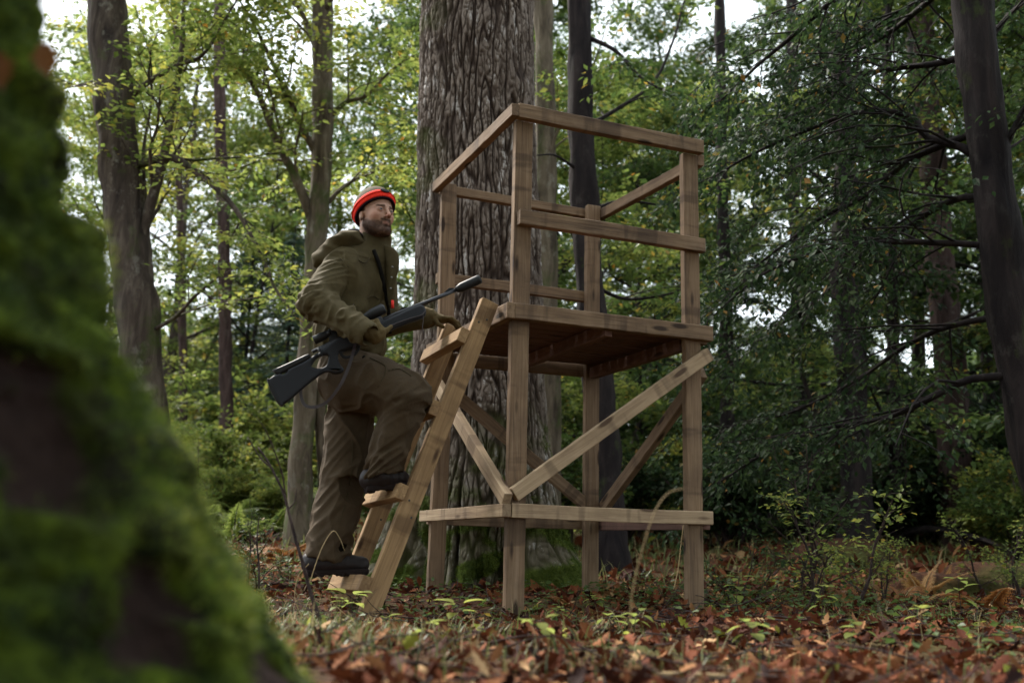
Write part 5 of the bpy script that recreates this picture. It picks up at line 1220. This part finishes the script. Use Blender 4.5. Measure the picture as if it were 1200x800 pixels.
for i, (px, y, k, s, lab) in enumerate(((950, 6.0, 'sapling', 1.0, 'leafy sapling with light green leaves right of the stand'), (935, 7.0, 'sapling_b', 1.35, 'taller dark leaved sapling behind the light green one'), (868, 5.9, 'sapling_b', .55, 'bent twiggy sapling next to the right front post'), (305, 5.4, 'sapling_b', .62, 'small dark leaved sapling between the mossy trunk and the man'), (1020, 6.4, 'sapling', .6, 'short sapling left of the golden fern'), (1188, 7.5, 'sapling', .9, 'light green sapling at the right edge'))):
    put(k, 'sapling', lab, 'sapling', gx_(px, y), y, s, i*1.9, 'young saplings on the forest floor')

# ------------------------------------------------------------------ leaf litter, grass
rgl = np.random.default_rng(5)
outl = np.array([(0, 0), (.10, .035), (.18, .13), (.26, .075), (.38, .22), (.46, .11), (.60, .25), (.68, .12), (.80, .17), (.90, .07), (1, 0)])
def litter(n, xr, yr, size, full=True, dens=None):
    y = yr[0]+(yr[1]-yr[0])*rgl.random(n)**(.8 if full else 1.0); hw = .62*y+.25; x = (rgl.random(n)*2-1)*np.minimum(hw, xr)
    keep = dens(x, y) > rgl.random(n) if dens else np.ones(n, bool); x, y = x[keep], y[keep]; n = len(x)
    z = ground_z(x, y)+rgl.random(n)**2*.022-.004; s = size*rgl.uniform(.35, 1.35, n); az = rgl.random(n)*6.28
    P = np.stack([x, y, z], -1); d = np.stack([np.cos(az), np.sin(az), (.5*rgl.normal(size=n))], -1); d = unit(d); nr = unit(np.array([0, 0, 1.])+.75*rgl.normal(size=(n, 3))); sd = unit(np.cross(nr, d)); nr = np.cross(d, sd)
    T = np.clip(.31+.23*rgl.normal(size=n)+.28*pnoise(P, 1.3), 0, .86); r_ = rgl.random(n); T = np.where(r_ < .035, .93, T); T = np.where(r_ > .985, 1.0, T); T = np.where((r_ > .93) & (r_ < .985), .78+.08*rgl.random(n), T)
    o = outl if full else outl[[0, 4, 6, 10]]
    m = len(o); curl = rgl.uniform(-.5, .9, n)[:, None]; cup = rgl.uniform(-.4, .8, n)[:, None]
    t = o[:, 0][None]; w = o[:, 1][None]*rgl.uniform(.75, 1.15, n)[:, None]
    def pts(sg): return P[:, None]+(d[:, None]*t[..., None]+sd[:, None]*(sg*w)[..., None]+nr[:, None]*(curl*(t-.4)**2*.8+cup*w*1.2)[..., None])*s[:, None, None]
    mid = P[:, None]+(d[:, None]*t[..., None]+nr[:, None]*(curl*(t-.4)**2*.8)[..., None])*s[:, None, None]
    V = np.concatenate([pts(1), mid, pts(-1)], 1).reshape(-1, 3); b = (np.arange(n)*3*m)[:, None]
    k = np.arange(m-1)[None]
    F = np.concatenate([np.stack([b+k, b+k+1, b+m+k+1, b+m+k], -1).reshape(-1, 4), np.stack([b+m+k, b+m+k+1, b+2*m+k+1, b+2*m+k], -1).reshape(-1, 4)])
    return V, F, np.repeat(T, 3*m)
dn = lambda x, y: np.clip(.9+.5*pnoise(np.stack([x, y, 0*x], -1), 1.1)-.55*np.exp(-((x+1.0)/.9)**2-((y-4)/2.5)**2), .12, 1)
mb = MB()
for a in ((22000, 5, (1.55, 6.2), .062, True, dn), (14000, 6, (6, 10), .075, False, dn), (14000, 14, (9, 19), .15, False, lambda x, y: np.clip(.75+.8*pnoise(np.stack([x, y, 0*x], -1), .3), .1, 1))): V, F, t = litter(*a); mb.add(V, F, t)
tag(link('leaf_litter', mb.mesh('leaf_litter', M_litter, True)), 'thick litter of brown and rust coloured oak leaves on the ground', 'leaf litter', kind='stuff')
def grass(n, spots, h, tint, wid=.0022):
    V = []; T = []; sp = rgl.choice(len(spots), n, p=np.array([s[3] for s in spots])/sum(s[3] for s in spots)); S_ = np.array(spots)[sp]
    x = S_[:, 0]+S_[:, 2]*rgl.normal(size=n); y = S_[:, 1]+S_[:, 2]*1.3*rgl.normal(size=n); m = (y > 1.5); x, y = x[m], y[m]; n = len(x); P = np.stack([x, y, ground_z(x, y)], -1)
    L_ = h*rgl.uniform(.4, 1.2, n)[:, None]; az = rgl.random(n)*6.28; o = np.stack([np.cos(az), np.sin(az), 0*az], -1); ln = rgl.uniform(.15, 1.1, n)[:, None]; sd = np.stack([-o[:, 1], o[:, 0], 0*az], -1)*wid*rgl.uniform(.6, 1.4, n)[:, None]
    rows = [P+(o*ln*k**2+np.array([0, 0, 1.])*(k-.45*ln*k**2))*L_ for k in (0, .35, .7, 1.0)]
    V = np.stack([rows[0]-sd, rows[0]+sd, rows[1]-sd*.9, rows[1]+sd*.9, rows[2]-sd*.6, rows[2]+sd*.6, rows[3]], 1).reshape(-1, 3); b = np.arange(n)*7
    F4 = np.concatenate([np.stack([b, b+1, b+3, b+2], -1), np.stack([b+2, b+3, b+5, b+4], -1)]); F3 = np.stack([b+4, b+5, b+6], -1)
    return V, [F4, F3], np.repeat(np.clip(tint+.2*rgl.normal(size=n), 0, 1), 7)
sp1 = [(gx_(px, y), y, r_, w_) for px, y, r_, w_ in ((330, 4.2, .16, 3), (360, 3.6, .18, 3), (300, 4.8, .25, 3), (400, 3.2, .22, 3), (350, 2.9, .2, 3), (470, 2.7, .25, 1.5), (600, 2.5, .25, .8), (560, 3.6, .12, 1), (760, 2.6, .25, .8), (700, 3.8, .12, 1), (940, 2.8, .3, .6), (1100, 3.0, .3, .6), (1010, 4.6, .25, 1.5), (840, 6.2, .3, 1.5), (950, 6.0, .3, 1.5), (1100, 6.2, .35, 1.5), (740, 6.6, .3, 1.2), (640, 4.9, .1, .5), (290, 6.5, .5, 2), (250, 8, .8, 2), (330, 9, .8, 2), (1160, 4.4, .3, 1.6), (452, 4.6, .08, .2))]
mb = MB(); V, F, t = grass(2600, sp1, .08, .36); mb.add(V, F, t); V, F, t = grass(1300, sp1, .11, .72, .0014); mb.add(V, F, t)
sp2 = [(rgl.uniform(-7, 9), rgl.uniform(9, 22), .9, 1) for _ in range(60)]; V, F, t = grass(12000, sp2, .22, .5, .006); mb.add(V, F, t)
tag(link('grass', mb.mesh('grass', M_grass, False)), 'tufts of short green and straw coloured grass on the forest floor', 'grass', kind='stuff')
# small green leaves of ground plants
n = 14000; k_ = rgl.integers(0, 26, n); cx = rgl.uniform(-4, 6, 26); cy = rgl.uniform(3, 12, 26); x = cx[k_]+.45*rgl.normal(size=n); y = cy[k_]+.6*rgl.normal(size=n); m = y > 1.8; x, y = x[m], y[m]; n = len(x)
fo = Foliage(); z = ground_z(x, y)+rgl.random(n)*.07+.01; fo.P.append(np.stack([x, y, z], -1)); a_ = rgl.random(n)*6.28; fo.D.append(np.stack([np.cos(a_), np.sin(a_), .2*rgl.normal(size=n)], -1)); fo.N.append(np.array([0, 0, 1.])+.35*rgl.normal(size=(n, 3))); fo.T.append(np.clip(.5+.17*rgl.normal(size=n), 0, .9)); fo.S.append(rgl.uniform(.012, .046, n))
tag(link('ground_cover', fo.mesh('ground_cover', M_leaf_mid, (0, 0, 0), .38, .01, rgl)), 'low green leaves of small plants among the fallen leaves', 'ground cover', kind='stuff')
# fallen twigs in the litter
mb = MB()
for i in range(420):
    y = rgl.uniform(1.8, 7.5); x = rgl.uniform(-.5, .55)*y; b = wander([x, y, float(ground_z(x, y))+.02+.02*rgl.random()], [rgl.normal(), rgl.normal(), .1*rgl.normal()], rgl.uniform(.06, .35), 5, rgl, .15); V, F = tube(b, np.linspace(.003, .001, 5), 4, False); mb.add(V, F)
tag(link('fallen_twigs', mb.mesh('fallen_twigs', M_twig)), 'scatter of thin dead twigs lying in the leaf litter', 'twigs', kind='stuff')

# ------------------------------------------------------------------ single things on the floor
def stick(name, label, cat, pts, rad, mat, group=None, side=()):
    P = smooth_path(np.array([at(*q) for q in pts]), 26); base = P[0].copy(); t = thing(name, label, cat, base, 0, group)
    P = P+.004*np.stack([pnoise(P*9), pnoise(P*9+5), 0*P[:, 0]], -1); V, F = tube(P, np.linspace(rad[0], rad[1], 26), 7); link('stem', MB().add(V-base, F).mesh('stem', mat), t)
    for sp_ in side:
        Q = smooth_path(np.array([at(*q) for q in sp_]), 10); V, F = tube(Q, np.linspace(rad[1]*1.2, rad[1]*.5, 10), 5); link('side_twig', MB().add(V-base, F).mesh('side_twig', mat), t)
    return t
stick('bare_sapling', 'dark bare sapling stem curving up before the man and the mossy trunk', 'sapling', [(386, 757, 3.55), (366, 700, 3.55), (352, 650, 3.56), (341, 610, 3.58), (332, 575, 3.6), (316, 545, 3.62), (303, 524, 3.64)], (.0075, .003), M_twig, None,
      [[(334, 582, 3.6), (331, 556, 3.58), (322, 530, 3.55), (312, 505, 3.52), (300, 488, 3.5)], [(338, 596, 3.59), (345, 588, 3.58), (348, 572, 3.57)], [(318, 548, 3.62), (305, 536, 3.63), (290, 512, 3.64)]])
stick('thin_bare_sapling', 'thin bare twiggy stem with a few leaves left of the bare sapling', 'sapling', [(304, 690, 4.6), (303, 660, 4.6), (301, 630, 4.6), (304, 605, 4.6)], (.005, .002), M_twig, None,
      [[(303, 650, 4.6), (312, 636, 4.6), (318, 622, 4.6)], [(302, 640, 4.6), (292, 625, 4.6), (290, 612, 4.6)], [(303, 662, 4.6), (292, 655, 4.6)]])
for lab, pts in (('long bent straw stalk arching before the middle of the lower rail', [(738, 735, 2.3), (742, 690, 2.28), (752, 640, 2.26), (766, 600, 2.25), (782, 578, 2.25), (802, 572, 2.24)]), ('thin straight straw right of the bent stalk', [(790, 690, 3.9), (796, 655, 3.9), (801, 615, 3.9)]),
                 ('folded straw blade in front of the standing leg', [(361, 690, 4.0), (368, 665, 4.0), (378, 640, 4.0), (390, 622, 4.0), (398, 630, 4.0), (404, 645, 4.0)]), ('curled straw beside the ladder foot', [(352, 720, 3.9), (345, 700, 3.9), (350, 675, 3.9), (362, 660, 3.9)]),
                 ('slanting straw under the lowest ladder rung', [(440, 745, 3.8), (415, 728, 3.8), (392, 708, 3.8), (384, 700, 3.8)])):
    stick('straw_stalk', lab, 'straw', pts, (.0018, .0009), M_straw, 'dry straws in the clearing')
stick('fallen_branch', 'pale thin branch lying curved along the bottom edge of the view', 'branch', [(640, 812, 2.2), (690, 800, 2.22), (740, 793, 2.25), (790, 790, 2.28), (850, 792, 2.3)], (.008, .005), M_straw)
# dark fallen log in the shade on the right, with its moss
lp = smooth_path(np.array([[gx_(852, 13.0), 13.0, float(ground_z(3.4, 13))+.18], [gx_(885, 13.2), 13.2, float(ground_z(3.7, 13.2))+.24], [gx_(925, 13.5), 13.5, float(ground_z(4.1, 13.5))+.20], [gx_(975, 13.9), 13.9, float(ground_z(4.6, 13.9))+.05]]), 20)
t = thing('fallen_log', 'dark rotting log lying in the shade right of the stand', 'log', lp[0]); V, F = tube(lp, np.linspace(.20, .13, 20), 16); V = V+.02*np.stack([pnoise(V*6), pnoise(V*6+4), pnoise(V*6+8)], -1); link('bark', MB().add(V-lp[0], F).mesh('bark', M_bark_dk), t)
for lab, px, y, s in (('low mossy mound with dead leaves below the golden fern', 1110, 7.9, (.55, .35, .22)), ('smaller mossy mound at the far right', 1165, 9.2, (.6, .4, .25)), ('dark mound of roots by the black crooked trunk', 985, 10.9, (.6, .4, .30))):
    x = gx_(px, y); c = np.array([x, y, float(ground_z(x, y))-.05]); V, F = ball(np.zeros(3), 1.0, (1, 1, 1), np.eye(3), 40, 24); V = V*(1+.18*fbm(V+px, 1.6, 3))[:, None]*np.array(s)
    ms = np.clip(.35+1.2*fbm(V+px, 2.5, 3), 0, 1); t = thing('mossy_mound', lab, 'mound', c, 0, 'mossy mounds on the right'); link('earth', fmesh('earth', V, F, mg, True, {'tint': .2+.3*ms, 'moss': ms*.8}), t)
